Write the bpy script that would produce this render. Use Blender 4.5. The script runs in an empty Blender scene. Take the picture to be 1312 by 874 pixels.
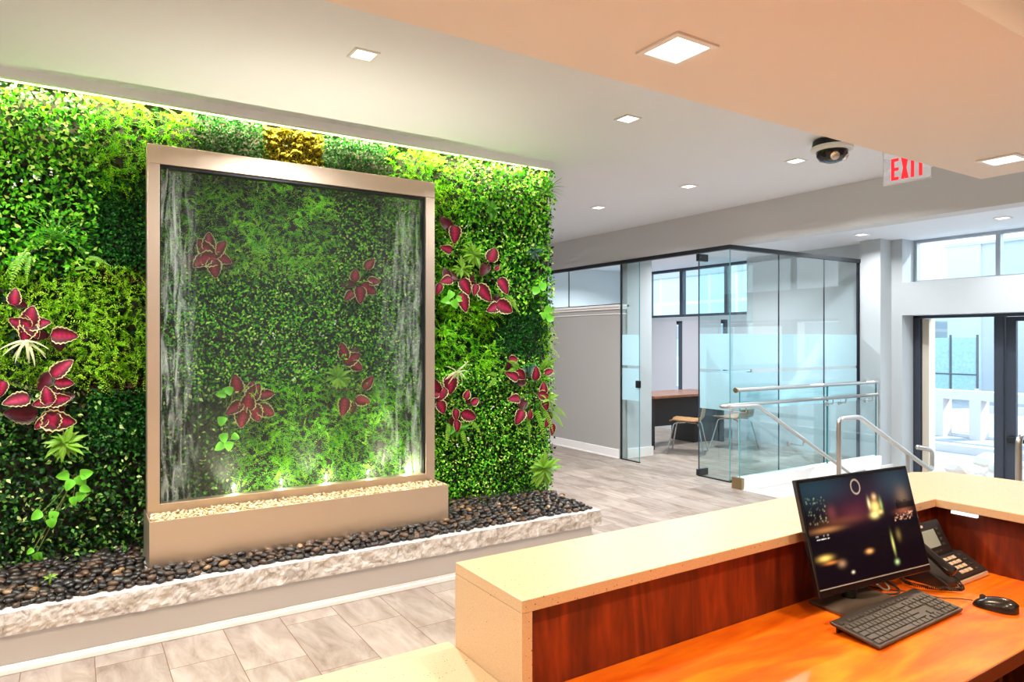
import bpy, math, random
import numpy as np
from mathutils import Vector, Matrix, noise
R = math.radians
random.seed(7); rng = np.random.default_rng(7)
C = bpy.context.scene.collection
SC = bpy.context.scene
CAMZ = 1.52; FX = 875.0; FWD = (0.5402, 0.8415); RGT = (0.8415, -0.5402)

# ---- measuring helpers: where a sight line meets a known plane of the place
def ray(u, v):
    a = (u - 656) / FX
    return (FWD[0] + RGT[0]*a, FWD[1] + RGT[1]*a, (436.5 - v) / FX)
def onz(u, v, z):
    d = ray(u, v); t = (z - CAMZ) / d[2]; return Vector((d[0]*t, d[1]*t, z))
def ony(u, v, y):
    d = ray(u, v); t = y / d[1]; return Vector((d[0]*t, y, CAMZ + d[2]*t))
def onx(u, v, x):
    d = ray(u, v); t = x / d[0]; return Vector((x, d[1]*t, CAMZ + d[2]*t))

# ---- materials
MATS = {}
def newmat(name):
    m = bpy.data.materials.new(name); m.use_nodes = True
    nt = m.node_tree; nt.nodes.clear()
    out = nt.nodes.new('ShaderNodeOutputMaterial')
    MATS[name] = m
    return m, nt, out
def N(nt, t, **kw):
    n = nt.nodes.new(t)
    for k, v in kw.items():
        if k.startswith('i_'):
            key = k[2:]
            key = int(key) if key.isdigit() else key.replace('_', ' ')
            n.inputs[key].default_value = v
        else: setattr(n, k, v)
    return n
def L(nt, a, b): nt.links.new(a, b)
def c4(c): return (c[0], c[1], c[2], 1.0)
def ramp(nt, stops, fac=None, interp='LINEAR'):
    r = nt.nodes.new('ShaderNodeValToRGB'); r.color_ramp.interpolation = interp
    e = r.color_ramp.elements
    while len(e) < len(stops): e.new(0.5)
    for i, (p, c) in enumerate(stops): e[i].position = p; e[i].color = c4(c)
    if fac is not None: L(nt, fac, r.inputs[0])
    return r
def coords(nt, scale=(1, 1, 1), loc=(0, 0, 0), rot=(0, 0, 0), src='Object'):
    tc = N(nt, 'ShaderNodeTexCoord'); mp = N(nt, 'ShaderNodeMapping')
    mp.inputs['Scale'].default_value = scale; mp.inputs['Location'].default_value = loc; mp.inputs['Rotation'].default_value = rot
    L(nt, tc.outputs[src], mp.inputs[0]); return mp.outputs[0]
def pbr(name, col, rough=0.5, metal=0.0, spec=0.5, coat=0.0, emit=None, estr=0.0, bump=0.0, bscale=200, vary=0.0, vscale=3.0, aniso=0):
    m, nt, out = newmat(name)
    b = N(nt, 'ShaderNodeBsdfPrincipled')
    b.inputs['Base Color'].default_value = c4(col); b.inputs['Roughness'].default_value = rough
    b.inputs['Metallic'].default_value = metal; b.inputs['Specular IOR Level'].default_value = spec
    b.inputs['Coat Weight'].default_value = coat
    if emit: b.inputs['Emission Color'].default_value = c4(emit); b.inputs['Emission Strength'].default_value = estr
    co = None
    if vary > 0:
        co = coords(nt); nz = N(nt, 'ShaderNodeTexNoise', i_Scale=vscale, i_Detail=5.0); L(nt, co, nz.inputs['Vector'])
        rp = ramp(nt, [(0.3, tuple(c*(1-vary) for c in col)), (0.7, tuple(min(1, c*(1+vary)) for c in col))], nz.outputs['Fac'])
        L(nt, rp.outputs[0], b.inputs['Base Color'])
    if bump > 0:
        co = coords(nt); nz = N(nt, 'ShaderNodeTexNoise', i_Scale=bscale, i_Detail=3.0); L(nt, co, nz.inputs['Vector'])
        bp = N(nt, 'ShaderNodeBump', i_Strength=bump, i_Distance=0.002); L(nt, nz.outputs['Fac'], bp.inputs['Height']); L(nt, bp.outputs[0], b.inputs['Normal'])
    L(nt, b.outputs[0], out.inputs[0]); return m
def emis(name, col, s):
    m, nt, out = newmat(name); e = N(nt, 'ShaderNodeEmission', i_Color=c4(col), i_Strength=s); L(nt, e.outputs[0], out.inputs[0]); return m
def leafmat(name, stops, trans=0.35, rough=0.4, attr='rnd'):
    m, nt, out = newmat(name)
    at = N(nt, 'ShaderNodeAttribute', attribute_name=attr)
    rp = ramp(nt, stops, at.outputs['Fac'])
    b = N(nt, 'ShaderNodeBsdfPrincipled', i_Roughness=rough); b.inputs['Specular IOR Level'].default_value = 0.3
    L(nt, rp.outputs[0], b.inputs['Base Color'])
    t = N(nt, 'ShaderNodeBsdfTranslucent'); L(nt, rp.outputs[0], t.inputs[0])
    mx = N(nt, 'ShaderNodeMixShader', i_0=trans); L(nt, b.outputs[0], mx.inputs[1]); L(nt, t.outputs[0], mx.inputs[2]); L(nt, mx.outputs[0], out.inputs[0])
    return m
def glassmat(name, tint=(0.93, 0.98, 0.98), ior=1.5, rough=0.0, gl=(1, 1, 1)):
    m, nt, out = newmat(name)
    fr = N(nt, 'ShaderNodeFresnel', i_IOR=ior)
    t = N(nt, 'ShaderNodeBsdfTransparent', i_Color=c4(tint)); g = N(nt, 'ShaderNodeBsdfGlossy', i_Roughness=rough, i_Color=c4(gl))
    ge = N(nt, 'ShaderNodeNewGeometry'); iv = N(nt, 'ShaderNodeMath', operation='SUBTRACT', i_0=1.0); L(nt, ge.outputs['Backfacing'], iv.inputs[1])
    ml = N(nt, 'ShaderNodeMath', operation='MULTIPLY'); L(nt, fr.outputs[0], ml.inputs[0]); L(nt, iv.outputs[0], ml.inputs[1])
    mx = N(nt, 'ShaderNodeMixShader'); L(nt, ml.outputs[0], mx.inputs[0]); L(nt, t.outputs[0], mx.inputs[1]); L(nt, g.outputs[0], mx.inputs[2])
    L(nt, mx.outputs[0], out.inputs[0]); return m

# ---- mesh collector
class MB:
    def __init__(s): s.v = []; s.f = []; s.mi = []
    def add(s, v, f, mi=0):
        o = len(s.v); s.v += [tuple(p) for p in v]; s.f += [tuple(i+o for i in q) for q in f]; s.mi += [mi]*len(f); return s
    def box(s, x0, x1, y0, y1, z0, z1, mi=0):
        v = [(x, y, z) for z in (z0, z1) for y in (y0, y1) for x in (x0, x1)]
        return s.add(v, [(0, 2, 3, 1), (4, 5, 7, 6), (0, 1, 5, 4), (2, 6, 7, 3), (0, 4, 6, 2), (1, 3, 7, 5)], mi)
    def obox(s, c, ax, ay, az, hx, hy, hz, mi=0):   # oriented box
        c, ax, ay, az = map(Vector, (c, ax, ay, az))
        v = [c+ax*(i*hx)+ay*(j*hy)+az*(k*hz) for k in (-1, 1) for j in (-1, 1) for i in (-1, 1)]
        return s.add(v, [(0, 2, 3, 1), (4, 5, 7, 6), (0, 1, 5, 4), (2, 6, 7, 3), (0, 4, 6, 2), (1, 3, 7, 5)], mi)
    def prism(s, poly, z0, z1, mi=0):
        n = len(poly); v = [(x, y, z0) for x, y in poly]+[(x, y, z1) for x, y in poly]
        f = [tuple(range(n-1, -1, -1)), tuple(range(n, 2*n))]+[(i, (i+1) % n, n+(i+1) % n, n+i) for i in range(n)]
        return s.add(v, f, mi)
    def extr(s, poly, o, ax, ay, az, d, mi=0):      # polygon in (ax, ay), pushed along az by d
        o, ax, ay, az = map(Vector, (o, ax, ay, az)); n = len(poly)
        v = [o+ax*p+ay*q for p, q in poly]+[o+ax*p+ay*q+az*d for p, q in poly]
        f = [tuple(range(n-1, -1, -1)), tuple(range(n, 2*n))]+[(i, (i+1) % n, n+(i+1) % n, n+i) for i in range(n)]
        return s.add(v, f, mi)
    def tube(s, pts, r, seg=12, cap=True, mi=0):
        pts = [Vector(p) for p in pts]; n = len(pts); rs = r if isinstance(r, (list, tuple)) else [r]*n
        base = len(s.v); up = None; rings = []
        for i, p in enumerate(pts):
            t = (pts[min(i+1, n-1)]-pts[max(i-1, 0)]).normalized()
            if up is None: up = Vector((0, 0, 1)) if abs(t.z) < 0.9 else Vector((1, 0, 0))
            a = t.cross(up).normalized(); up = a.cross(t).normalized()
            rings.append([p+(a*math.cos(2*math.pi*k/seg)+up*math.sin(2*math.pi*k/seg))*rs[i] for k in range(seg)])
        v = [q for rg in rings for q in rg]
        f = [(i*seg+k, i*seg+(k+1) % seg, (i+1)*seg+(k+1) % seg, (i+1)*seg+k) for i in range(n-1) for k in range(seg)]
        if cap: f += [tuple(range(seg-1, -1, -1)), tuple((n-1)*seg+k for k in range(seg))]
        return s.add(v, f, mi)
    def lathe(s, prof, c, ax=(0, 0, 1), seg=28, mi=0):
        ax = Vector(ax).normalized(); a = ax.orthogonal().normalized(); b = ax.cross(a); c = Vector(c); n = len(prof)
        v = [c+ax*h+(a*math.cos(2*math.pi*k/seg)+b*math.sin(2*math.pi*k/seg))*r for r, h in prof for k in range(seg)]
        f = [(i*seg+k, i*seg+(k+1) % seg, (i+1)*seg+(k+1) % seg, (i+1)*seg+k) for i in range(n-1) for k in range(seg)]
        f += [tuple(range(seg-1, -1, -1)), tuple((n-1)*seg+k for k in range(seg))]
        return s.add(v, f, mi)
    def build(s, name, mats, parent=None, bevel=0.0, smooth=False, segs=2, attr=None, angle=40):
        me = bpy.data.meshes.new(name); me.from_pydata(s.v, [], s.f); me.update()
        for m in (mats if isinstance(mats, (list, tuple)) else [mats]): me.materials.append(m)
        if any(s.mi): me.polygons.foreach_set('material_index', s.mi)
        if attr is not None:
            at = me.attributes.new('rnd', 'FLOAT', 'POINT'); at.data.foreach_set('value', attr)
        o = bpy.data.objects.new(name, me); C.objects.link(o)
        if parent is not None:
            l = wloc(parent); o.parent = parent; me.transform(Matrix.Translation(-l))
        if smooth:
            me.polygons.foreach_set('use_smooth', [True]*len(me.polygons))
            if angle: me.set_sharp_from_angle(angle=R(angle))
        if bevel > 0:
            b = o.modifiers.new('edge', 'BEVEL'); b.width = bevel; b.segments = segs; b.limit_method = 'ANGLE'
        return o
def wloc(o):
    l = Vector((0, 0, 0))
    while o is not None: l += o.location; o = o.parent
    return l
def tag(o, label=None, cat=None, group=None, kind=None):
    if label: o['label'] = label
    if cat: o['category'] = cat
    if group: o['group'] = group
    if kind: o['kind'] = kind
    return o
def thing(name, loc, label, cat, group=None):
    o = bpy.data.objects.new(name, None); C.objects.link(o); o.location = loc; o.empty_display_size = 0.1
    return tag(o, label, cat, group)
def copy_tree(o, parent=None):
    c = o.copy(); C.objects.link(c); c.parent = parent
    for ch in [x for x in bpy.data.objects if x.parent == o]: copy_tree(ch, c)
    return c
def struct(name, mb, m, parent=None, **kw):
    o = mb.build(name, m, parent, **kw); tag(o, kind='structure'); return o
def arc(c, r, a0, a1, ax, ay, n=8):
    c, ax, ay = Vector(c), Vector(ax), Vector(ay)
    return [c+ax*(r*math.cos(R(a0+(a1-a0)*i/n)))+ay*(r*math.sin(R(a0+(a1-a0)*i/n))) for i in range(n+1)]
def fillet(pts, r, n=6):
    pts = [Vector(p) for p in pts]; out = [pts[0]]
    for i in range(1, len(pts)-1):
        p = pts[i]; a = (pts[i-1]-p); b = (pts[i+1]-p); rr = min(r, a.length*0.49, b.length*0.49)
        A = p+a.normalized()*rr; B = p+b.normalized()*rr
        for k in range(n+1):
            t = k/n; out.append(A*(1-t)**2+p*2*t*(1-t)+B*t*t)
    out.append(pts[-1]); return out

# ---- palette
white_paint = pbr('ceiling_white', (0.86, 0.885, 0.96), 0.9, bump=0.05, bscale=60)
soffit_paint = pbr('soffit_white', (0.84, 0.76, 0.70), 0.85, bump=0.05, bscale=60)
beam_paint = pbr('greige_paint', (0.66, 0.68, 0.70), 0.8, bump=0.05, bscale=60)
wall_paint = pbr('wall_grey_white', (0.385, 0.375, 0.355), 0.7, bump=0.05, bscale=60)
entry_paint = pbr('entry_grey_white', (0.51, 0.54, 0.555), 0.6, bump=0.05, bscale=60)
trim_white = pbr('trim_white', (0.84, 0.82, 0.80), 0.45)
plinth_paint = pbr('plinth_grey', (0.60, 0.60, 0.63), 0.6)
black_metal = pbr('black_metal', (0.012, 0.014, 0.018), 0.4, metal=0.3)
dark_frame = pbr('charcoal_frame', (0.05, 0.06, 0.085), 0.45, metal=0.4)
alu = pbr('silver_frame', (0.45, 0.47, 0.5), 0.4, metal=0.6)
chrome = pbr('chrome', (0.75, 0.75, 0.76), 0.18, metal=1.0)
brushed = pbr('satin_steel', (0.48, 0.46, 0.44), 0.34, metal=1.0)
brass = pbr('bronze_metal', (0.35, 0.26, 0.14), 0.35, metal=1.0)
black_plastic = pbr('black_plastic', (0.012, 0.012, 0.014), 0.42, bump=0.1, bscale=900)
key_plastic = pbr('key_plastic', (0.045, 0.043, 0.045), 0.45)
gloss_black = pbr('gloss_black', (0.008, 0.008, 0.01), 0.12)
dark_laminate = pbr('dark_laminate', (0.02, 0.018, 0.02), 0.5)
clear_glass = glassmat('clear_glass', (0.93, 0.982, 0.988))
rail_glass = glassmat('rail_glass', (0.88, 0.97, 0.98))
glass_edge = pbr('glass_edge', (0.10, 0.33, 0.36), 0.2, spec=0.8)
shade_fabric = pbr('shade_fabric', (0.48, 0.48, 0.52), 0.9)
concrete = pbr('outdoor_concrete', (0.36, 0.36, 0.375), 0.9, vary=0.15)

def wood(name, a, b, c, grain, rough=0.35, coat=0.15):
    m, nt, out = newmat(name)
    co = coords(nt, grain)
    n1 = N(nt, 'ShaderNodeTexNoise', i_Scale=1.0, i_Detail=4.0, i_Distortion=0.6); L(nt, co, n1.inputs['Vector'])
    wv = N(nt, 'ShaderNodeMath', operation='MULTIPLY', i_1=9.0); L(nt, n1.outputs['Fac'], wv.inputs[0])
    fr = N(nt, 'ShaderNodeMath', operation='PINGPONG', i_1=1.0); L(nt, wv.outputs[0], fr.inputs[0])
    n2 = N(nt, 'ShaderNodeTexNoise', i_Scale=9.0, i_Detail=6.0); L(nt, co, n2.inputs['Vector'])
    mx = N(nt, 'ShaderNodeMath', operation='MULTIPLY_ADD', i_1=0.45); L(nt, fr.outputs[0], mx.inputs[0])
    m2 = N(nt, 'ShaderNodeMath', operation='MULTIPLY', i_1=0.6); L(nt, n2.outputs['Fac'], m2.inputs[0]); L(nt, m2.outputs[0], mx.inputs[2])
    rp = ramp(nt, [(0.15, a), (0.5, b), (0.85, c)], mx.outputs[0])
    p = N(nt, 'ShaderNodeBsdfPrincipled', i_Roughness=rough); p.inputs['Coat Weight'].default_value = coat; p.inputs['Coat Roughness'].default_value = 0.2
    L(nt, rp.outputs[0], p.inputs['Base Color']); L(nt, p.outputs[0], out.inputs[0]); return m
wood_desk = wood('cherry_desktop', (0.55, 0.075, 0.0), (0.78, 0.13, 0.001), (0.92, 0.22, 0.004), (1.3, 6.0, 6.0), 0.42, 0.08)
wood_panel = wood('cherry_panel', (0.045, 0.005, 0.001), (0.13, 0.015, 0.002), (0.25, 0.035, 0.004), (7.0, 7.0, 1.3), 0.45, 0.05)
walnut = wood('brown_desk_wood', (0.13, 0.05, 0.025), (0.2, 0.08, 0.04), (0.27, 0.11, 0.055), (2, 8, 8))
plywood = wood('bent_plywood', (0.32, 0.17, 0.07), (0.42, 0.23, 0.10), (0.5, 0.3, 0.13), (6, 6, 2))

def quartz():
    m, nt, out = newmat('cream_quartz')
    co = coords(nt)
    vo = N(nt, 'ShaderNodeTexVoronoi', i_Scale=130.0); L(nt, co, vo.inputs['Vector'])
    nz = N(nt, 'ShaderNodeTexNoise', i_Scale=35.0, i_Detail=2.0); L(nt, co, nz.inputs['Vector'])
    th = N(nt, 'ShaderNodeMath', operation='MULTIPLY', i_1=0.42); L(nt, nz.outputs['Fac'], th.inputs[0])
    lt = N(nt, 'ShaderNodeMath', operation='LESS_THAN'); L(nt, vo.outputs['Distance'], lt.inputs[0]); L(nt, th.outputs[0], lt.inputs[1])
    sp = N(nt, 'ShaderNodeSeparateColor'); L(nt, vo.outputs['Color'], sp.inputs[0])
    g = N(nt, 'ShaderNodeMath', operation='GREATER_THAN', i_1=0.80); L(nt, sp.outputs[0], g.inputs[0])
    mu = N(nt, 'ShaderNodeMath', operation='MULTIPLY'); L(nt, lt.outputs[0], mu.inputs[0]); L(nt, g.outputs[0], mu.inputs[1])
    n3 = N(nt, 'ShaderNodeTexNoise', i_Scale=400.0, i_Detail=2.0); L(nt, co, n3.inputs['Vector'])
    base = ramp(nt, [(0.35, (0.52, 0.37, 0.215)), (0.65, (0.62, 0.46, 0.29))], n3.outputs['Fac'])
    mix = N(nt, 'ShaderNodeMix', data_type='RGBA'); L(nt, mu.outputs[0], mix.inputs[0]); L(nt, base.outputs[0], mix.inputs[6]); mix.inputs[7].default_value = (0.16, 0.09, 0.04, 1)
    p = N(nt, 'ShaderNodeBsdfPrincipled', i_Roughness=0.36); L(nt, mix.outputs[2], p.inputs['Base Color']); L(nt, p.outputs[0], out.inputs[0]); return m
quartz_m = quartz()

def tiles():
    m, nt, out = newmat('travertine_tile')
    tc = N(nt, 'ShaderNodeTexCoord'); se = N(nt, 'ShaderNodeSeparateXYZ'); L(nt, tc.outputs['Object'], se.inputs[0])
    def mth(op, a, b=None, c=None):
        n = N(nt, 'ShaderNodeMath', operation=op)
        for i, q in enumerate((a, b, c)):
            if q is None: continue
            if isinstance(q, (int, float)): n.inputs[i].default_value = q
            else: L(nt, q, n.inputs[i])
        return n.outputs[0]
    xs = mth('DIVIDE', mth('SUBTRACT', se.outputs[0], 0.373), 0.2885)
    col = mth('FLOOR', xs); fx = mth('FRACT', xs)
    ys = mth('DIVIDE', mth('ADD', mth('SUBTRACT', se.outputs[1], 3.51), mth('MULTIPLY', col, 0.2)), 0.6)
    row = mth('FLOOR', ys); fy = mth('FRACT', ys)
    ex = mth('MULTIPLY', mth('MINIMUM', fx, mth('SUBTRACT', 1.0, fx)), 0.2885)
    ey = mth('MULTIPLY', mth('MINIMUM', fy, mth('SUBTRACT', 1.0, fy)), 0.6)
    grout = mth('LESS_THAN', mth('MINIMUM', ex, ey), 0.0017)
    cb = N(nt, 'ShaderNodeCombineXYZ'); L(nt, col, cb.inputs[0]); L(nt, row, cb.inputs[1])
    wn = N(nt, 'ShaderNodeTexWhiteNoise', noise_dimensions='3D'); L(nt, cb.outputs[0], wn.inputs['Vector'])
    off = N(nt, 'ShaderNodeVectorMath', operation='SCALE'); L(nt, wn.outputs['Color'], off.inputs[0]); off.inputs['Scale'].default_value = 20.0
    ad = N(nt, 'ShaderNodeVectorMath', operation='ADD'); L(nt, tc.outputs['Object'], ad.inputs[0]); L(nt, off.outputs[0], ad.inputs[1])
    mp = N(nt, 'ShaderNodeMapping'); mp.inputs['Scale'].default_value = (9, 2.2, 4); L(nt, ad.outputs[0], mp.inputs[0])
    nz = N(nt, 'ShaderNodeTexNoise', i_Scale=1.0, i_Detail=8.0, i_Roughness=0.65, i_Distortion=0.8); L(nt, mp.outputs[0], nz.inputs['Vector'])
    rp = ramp(nt, [(0.28, (0.15, 0.11, 0.085)), (0.42, (0.25, 0.197, 0.16)), (0.6, (0.34, 0.285, 0.24)), (0.8, (0.40, 0.35, 0.305))], nz.outputs['Fac'])
    br = mth('MULTIPLY_ADD', wn.outputs['Value'], 0.22, 0.87)
    vm = N(nt, 'ShaderNodeVectorMath', operation='SCALE'); L(nt, rp.outputs[0], vm.inputs[0]); L(nt, br, vm.inputs['Scale'])
    mix = N(nt, 'ShaderNodeMix', data_type='RGBA'); L(nt, grout, mix.inputs[0]); L(nt, vm.outputs[0], mix.inputs[6]); mix.inputs[7].default_value = (0.14, 0.08, 0.045, 1)
    p = N(nt, 'ShaderNodeBsdfPrincipled', i_Roughness=0.33); p.inputs['Specular IOR Level'].default_value = 0.25; L(nt, mix.outputs[2], p.inputs['Base Color'])
    rr = mth('MULTIPLY_ADD', grout, 0.4, 0.42); L(nt, rr, p.inputs['Roughness'])
    L(nt, p.outputs[0], out.inputs[0]); return m
tile_m = tiles()

def ledge_mat():
    m, nt, out = newmat('chiselled_granite')
    co = coords(nt)
    n1 = N(nt, 'ShaderNodeTexNoise', i_Scale=14.0, i_Detail=7.0, i_Roughness=0.7, i_Distortion=1.5); L(nt, co, n1.inputs['Vector'])
    rp = ramp(nt, [(0.33, (0.25, 0.21, 0.18)), (0.47, (0.50, 0.46, 0.43)), (0.62, (0.68, 0.64, 0.60))], n1.outputs['Fac'])
    p = N(nt, 'ShaderNodeBsdfPrincipled', i_Roughness=0.75); L(nt, rp.outputs[0], p.inputs['Base Color'])
    bp = N(nt, 'ShaderNodeBump', i_Strength=0.5, i_Distance=0.006); L(nt, n1.outputs['Fac'], bp.inputs['Height']); L(nt, bp.outputs[0], p.inputs['Normal'])
    L(nt, p.outputs[0], out.inputs[0]); return m
granite = ledge_mat()

def steel():
    m, nt, out = newmat('brushed_stainless')
    co = coords(nt, (1.2, 60, 220))
    nz = N(nt, 'ShaderNodeTexNoise', i_Scale=2.0, i_Detail=4.0); L(nt, co, nz.inputs['Vector'])
    rr = N(nt, 'ShaderNodeMapRange', i_3=0.3, i_4=0.5); L(nt, nz.outputs['Fac'], rr.inputs[0])
    p = N(nt, 'ShaderNodeBsdfPrincipled', i_Metallic=1.0); p.inputs['Base Color'].default_value = (0.76, 0.62, 0.49, 1)
    L(nt, rr.outputs[0], p.inputs['Roughness'])
    bp = N(nt, 'ShaderNodeBump', i_Strength=0.12, i_Distance=0.001); L(nt, nz.outputs['Fac'], bp.inputs['Height']); L(nt, bp.outputs[0], p.inputs['Normal'])
    L(nt, p.outputs[0], out.inputs[0]); return m
steel_m = steel()

def frosted():
    m, nt, out = newmat('frosted_film')
    t = N(nt, 'ShaderNodeBsdfTransparent', i_Color=(0.85, 0.96, 1.0, 1)); tl = N(nt, 'ShaderNodeBsdfTranslucent', i_Color=(0.80, 0.90, 0.93, 1))
    d = N(nt, 'ShaderNodeBsdfDiffuse', i_Color=(0.72, 0.84, 0.88, 1))
    a = N(nt, 'ShaderNodeMixShader', i_0=0.4); L(nt, tl.outputs[0], a.inputs[1]); L(nt, d.outputs[0], a.inputs[2])
    b = N(nt, 'ShaderNodeMixShader', i_0=0.8); L(nt, t.outputs[0], b.inputs[1]); L(nt, a.outputs[0], b.inputs[2])
    L(nt, b.outputs[0], out.inputs[0]); return m
film = frosted()

def watermat():
    m, nt, out = newmat('water_film')
    co = coords(nt)
    mp = N(nt, 'ShaderNodeMapping'); mp.inputs['Scale'].default_value = (26, 1, 3.0); L(nt, co, mp.inputs[0])
    nz = N(nt, 'ShaderNodeTexNoise', i_Scale=1.0, i_Detail=6.0, i_Roughness=0.65, i_Distortion=1.2); L(nt, mp.outputs[0], nz.inputs['Vector'])
    mp2 = N(nt, 'ShaderNodeMapping'); mp2.inputs['Scale'].default_value = (1.4, 1, 1.1); L(nt, co, mp2.inputs[0])
    se = N(nt, 'ShaderNodeSeparateXYZ'); L(nt, co, se.inputs[0])
    # foam runs strongest down the two side edges of the sheet of water
    e1 = N(nt, 'ShaderNodeMapRange', i_1=-0.80, i_2=-0.60, i_3=1.0, i_4=0.0); L(nt, se.outputs[0], e1.inputs[0])
    e2 = N(nt, 'ShaderNodeMapRange', i_1=0.45, i_2=0.78, i_3=0.0, i_4=0.7); L(nt, se.outputs[0], e2.inputs[0])
    ee = N(nt, 'ShaderNodeMath', operation='ADD'); L(nt, e1.outputs[0], ee.inputs[0]); L(nt, e2.outputs[0], ee.inputs[1])
    st = ramp(nt, [(0.46, (0, 0, 0)), (0.68, (1, 1, 1))], nz.outputs['Fac'])
    fm = N(nt, 'ShaderNodeMath', operation='MULTIPLY'); L(nt, st.outputs[0], fm.inputs[0]); L(nt, ee.outputs[0], fm.inputs[1])
    f2 = N(nt, 'ShaderNodeMath', operation='MULTIPLY_ADD', i_1=0.60, i_2=0.02); L(nt, fm.outputs[0], f2.inputs[0])
    bp = N(nt, 'ShaderNodeBump', i_Strength=0.25, i_Distance=0.004); L(nt, nz.outputs['Fac'], bp.inputs['Height'])
    t = N(nt, 'ShaderNodeBsdfTransparent', i_Color=(0.94, 0.98, 0.93, 1))
    rf = N(nt, 'ShaderNodeBsdfRefraction', i_IOR=1.03, i_Roughness=0.06, i_Color=(0.95, 0.98, 0.94, 1)); L(nt, bp.outputs[0], rf.inputs['Normal'])
    g = N(nt, 'ShaderNodeBsdfGlossy', i_Roughness=0.06); fr0 = N(nt, 'ShaderNodeFresnel', i_IOR=1.45)
    ge = N(nt, 'ShaderNodeNewGeometry'); iv = N(nt, 'ShaderNodeMath', operation='SUBTRACT', i_0=1.0); L(nt, ge.outputs['Backfacing'], iv.inputs[1])
    fr = N(nt, 'ShaderNodeMath', operation='MULTIPLY'); L(nt, fr0.outputs[0], fr.inputs[0]); L(nt, iv.outputs[0], fr.inputs[1])
    d = N(nt, 'ShaderNodeBsdfDiffuse', i_Color=(0.85, 0.9, 0.85, 1)); tl = N(nt, 'ShaderNodeBsdfTranslucent', i_Color=(0.85, 0.9, 0.85, 1))
    dt = N(nt, 'ShaderNodeMixShader', i_0=0.5); L(nt, d.outputs[0], dt.inputs[1]); L(nt, tl.outputs[0], dt.inputs[2])
    a = N(nt, 'ShaderNodeMixShader', i_0=0.3); L(nt, t.outputs[0], a.inputs[1]); L(nt, rf.outputs[0], a.inputs[2])
    b = N(nt, 'ShaderNodeMixShader'); L(nt, f2.outputs[0], b.inputs[0]); L(nt, a.outputs[0], b.inputs[1]); L(nt, dt.outputs[0], b.inputs[2])
    c = N(nt, 'ShaderNodeMixShader'); L(nt, fr.outputs[0], c.inputs[0]); L(nt, b.outputs[0], c.inputs[1]); L(nt, g.outputs[0], c.inputs[2])
    L(nt, c.outputs[0], out.inputs[0]); return m
water_m = watermat()

# =====================================================================  THE SETTING
ZC = 2.94      # lobby ceiling
XB = 5.9       # face of the beam and of the glass office
XE = 8.6       # inner face of the street wall
ZL = -0.58     # entry level
YG = 4.9       # side of the glass office
YS = 4.64      # stairwell edge
struct('floor', MB().box(-4, 5.72, -4, 10.2, -0.12, 0).box(5.72, 9.0, YS, 10.2, -0.12, 0), tile_m)
tread_m = pbr('pale_step_stone', (0.66, 0.65, 0.64), 0.5, vary=0.06)
struct('floor', MB().box(5.6, 9.0, -4, YS+0.2, ZL-0.1, ZL), tile_m)
st = MB()
for i in range(3): st.box(5.72+0.3*i, 5.72+0.3*(i+1), 1.2, YS, ZL, -0.146*(i+1))
struct('floor', st, tread_m, bevel=0.006)
struct('ceiling', MB().box(-4, XB, -4, 10.2, ZC, ZC+0.1), white_paint)
struct('ceiling', MB().box(XB+0.2, 9.0, -4, 10.2, 2.775, 2.87), white_paint)
struct('trim_1', MB().box(XB, XB+0.2, -4, 10.2, 2.545, ZC+0.05), beam_paint)          # beam
# lowered soffit over the desk, a ring round a higher well
YA, YZ, XS = 0.904, 1.83, 4.35
ZS = 2.44
struct('ceiling', MB().box(-4, XS, YA, YZ, ZS, ZC-0.001).box(-4, XS, -3.9, -1.3, ZS, ZC-0.001).box(3.45, XS, -1.3, YA, ZS, ZC-0.001), soffit_paint)
struct('trim_2', MB().box(-1.8, 3.22, 4.40, 4.43, 2.885, ZC), white_paint)              # fascia over the planted wall
struct('wall_back', MB().box(-4.1, 9.0, -4.1, -4.0, -0.7, 3), wall_paint)
struct('wall_left', MB().box(-4.1, -4.0, -4, 10.2, -0.1, 3), wall_paint)
struct('wall_front', MB().box(-4.1, 6.1, 9.5, 9.6, -0.1, 3), wall_paint)
struct('wall_office', MB().box(6.1, 9.0, 9.45, 9.6, -0.1, 2.9), pbr('office_white', (.80, .84, .88), .7))
# low wall beside the office door with cap and base
struct('wall_right', MB().box(XB, XB+0.12, 6.63, 9.5, 0, 1.93), wall_paint)
struct('trim_3', MB().box(XB-0.03, XB+0.15, 6.62, 9.5, 1.955, 1.985).box(XB-0.015, XB+0.135, 6.625, 9.5, 1.925, 1.955).box(XB-0.01, XB+0.13, 6.625, 9.5, 1.86, 1.872), trim_white, bevel=0.004)
struct('baseboard_right', MB().box(XB-0.015, XB, 6.63, 9.5, 0, 0.12).box(XB-0.022, XB, 6.63, 9.5, 0, 0.02), trim_white, bevel=0.004)
struct('wall_office', MB().box(XB+0.12, 6.45, 6.62, 6.74, 0, 2.775), entry_paint)
struct('baseboard_office', MB().box(XB+0.12, 6.47, 6.605, 6.62, 0, 0.12), trim_white)
# street wall: column, piers, spandrels
struct('wall_street', MB().box(XE, 8.95, 4.49, 6.8, ZL, 2.8).box(XE, 8.95, 9.2, 9.6, ZL, 2.8)
       .box(XE, 8.95, -4, 4.49, 1.83, 2.235).box(XE, 8.95, 6.8, 9.2, -0.1, 0.55).box(XE, 8.95, -4, -1.2, ZL, 1.83), entry_paint)
struct('wall_column', MB().box(8.35, XE, 4.62, YG-0.02, ZL, 2.775), entry_paint)

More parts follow.
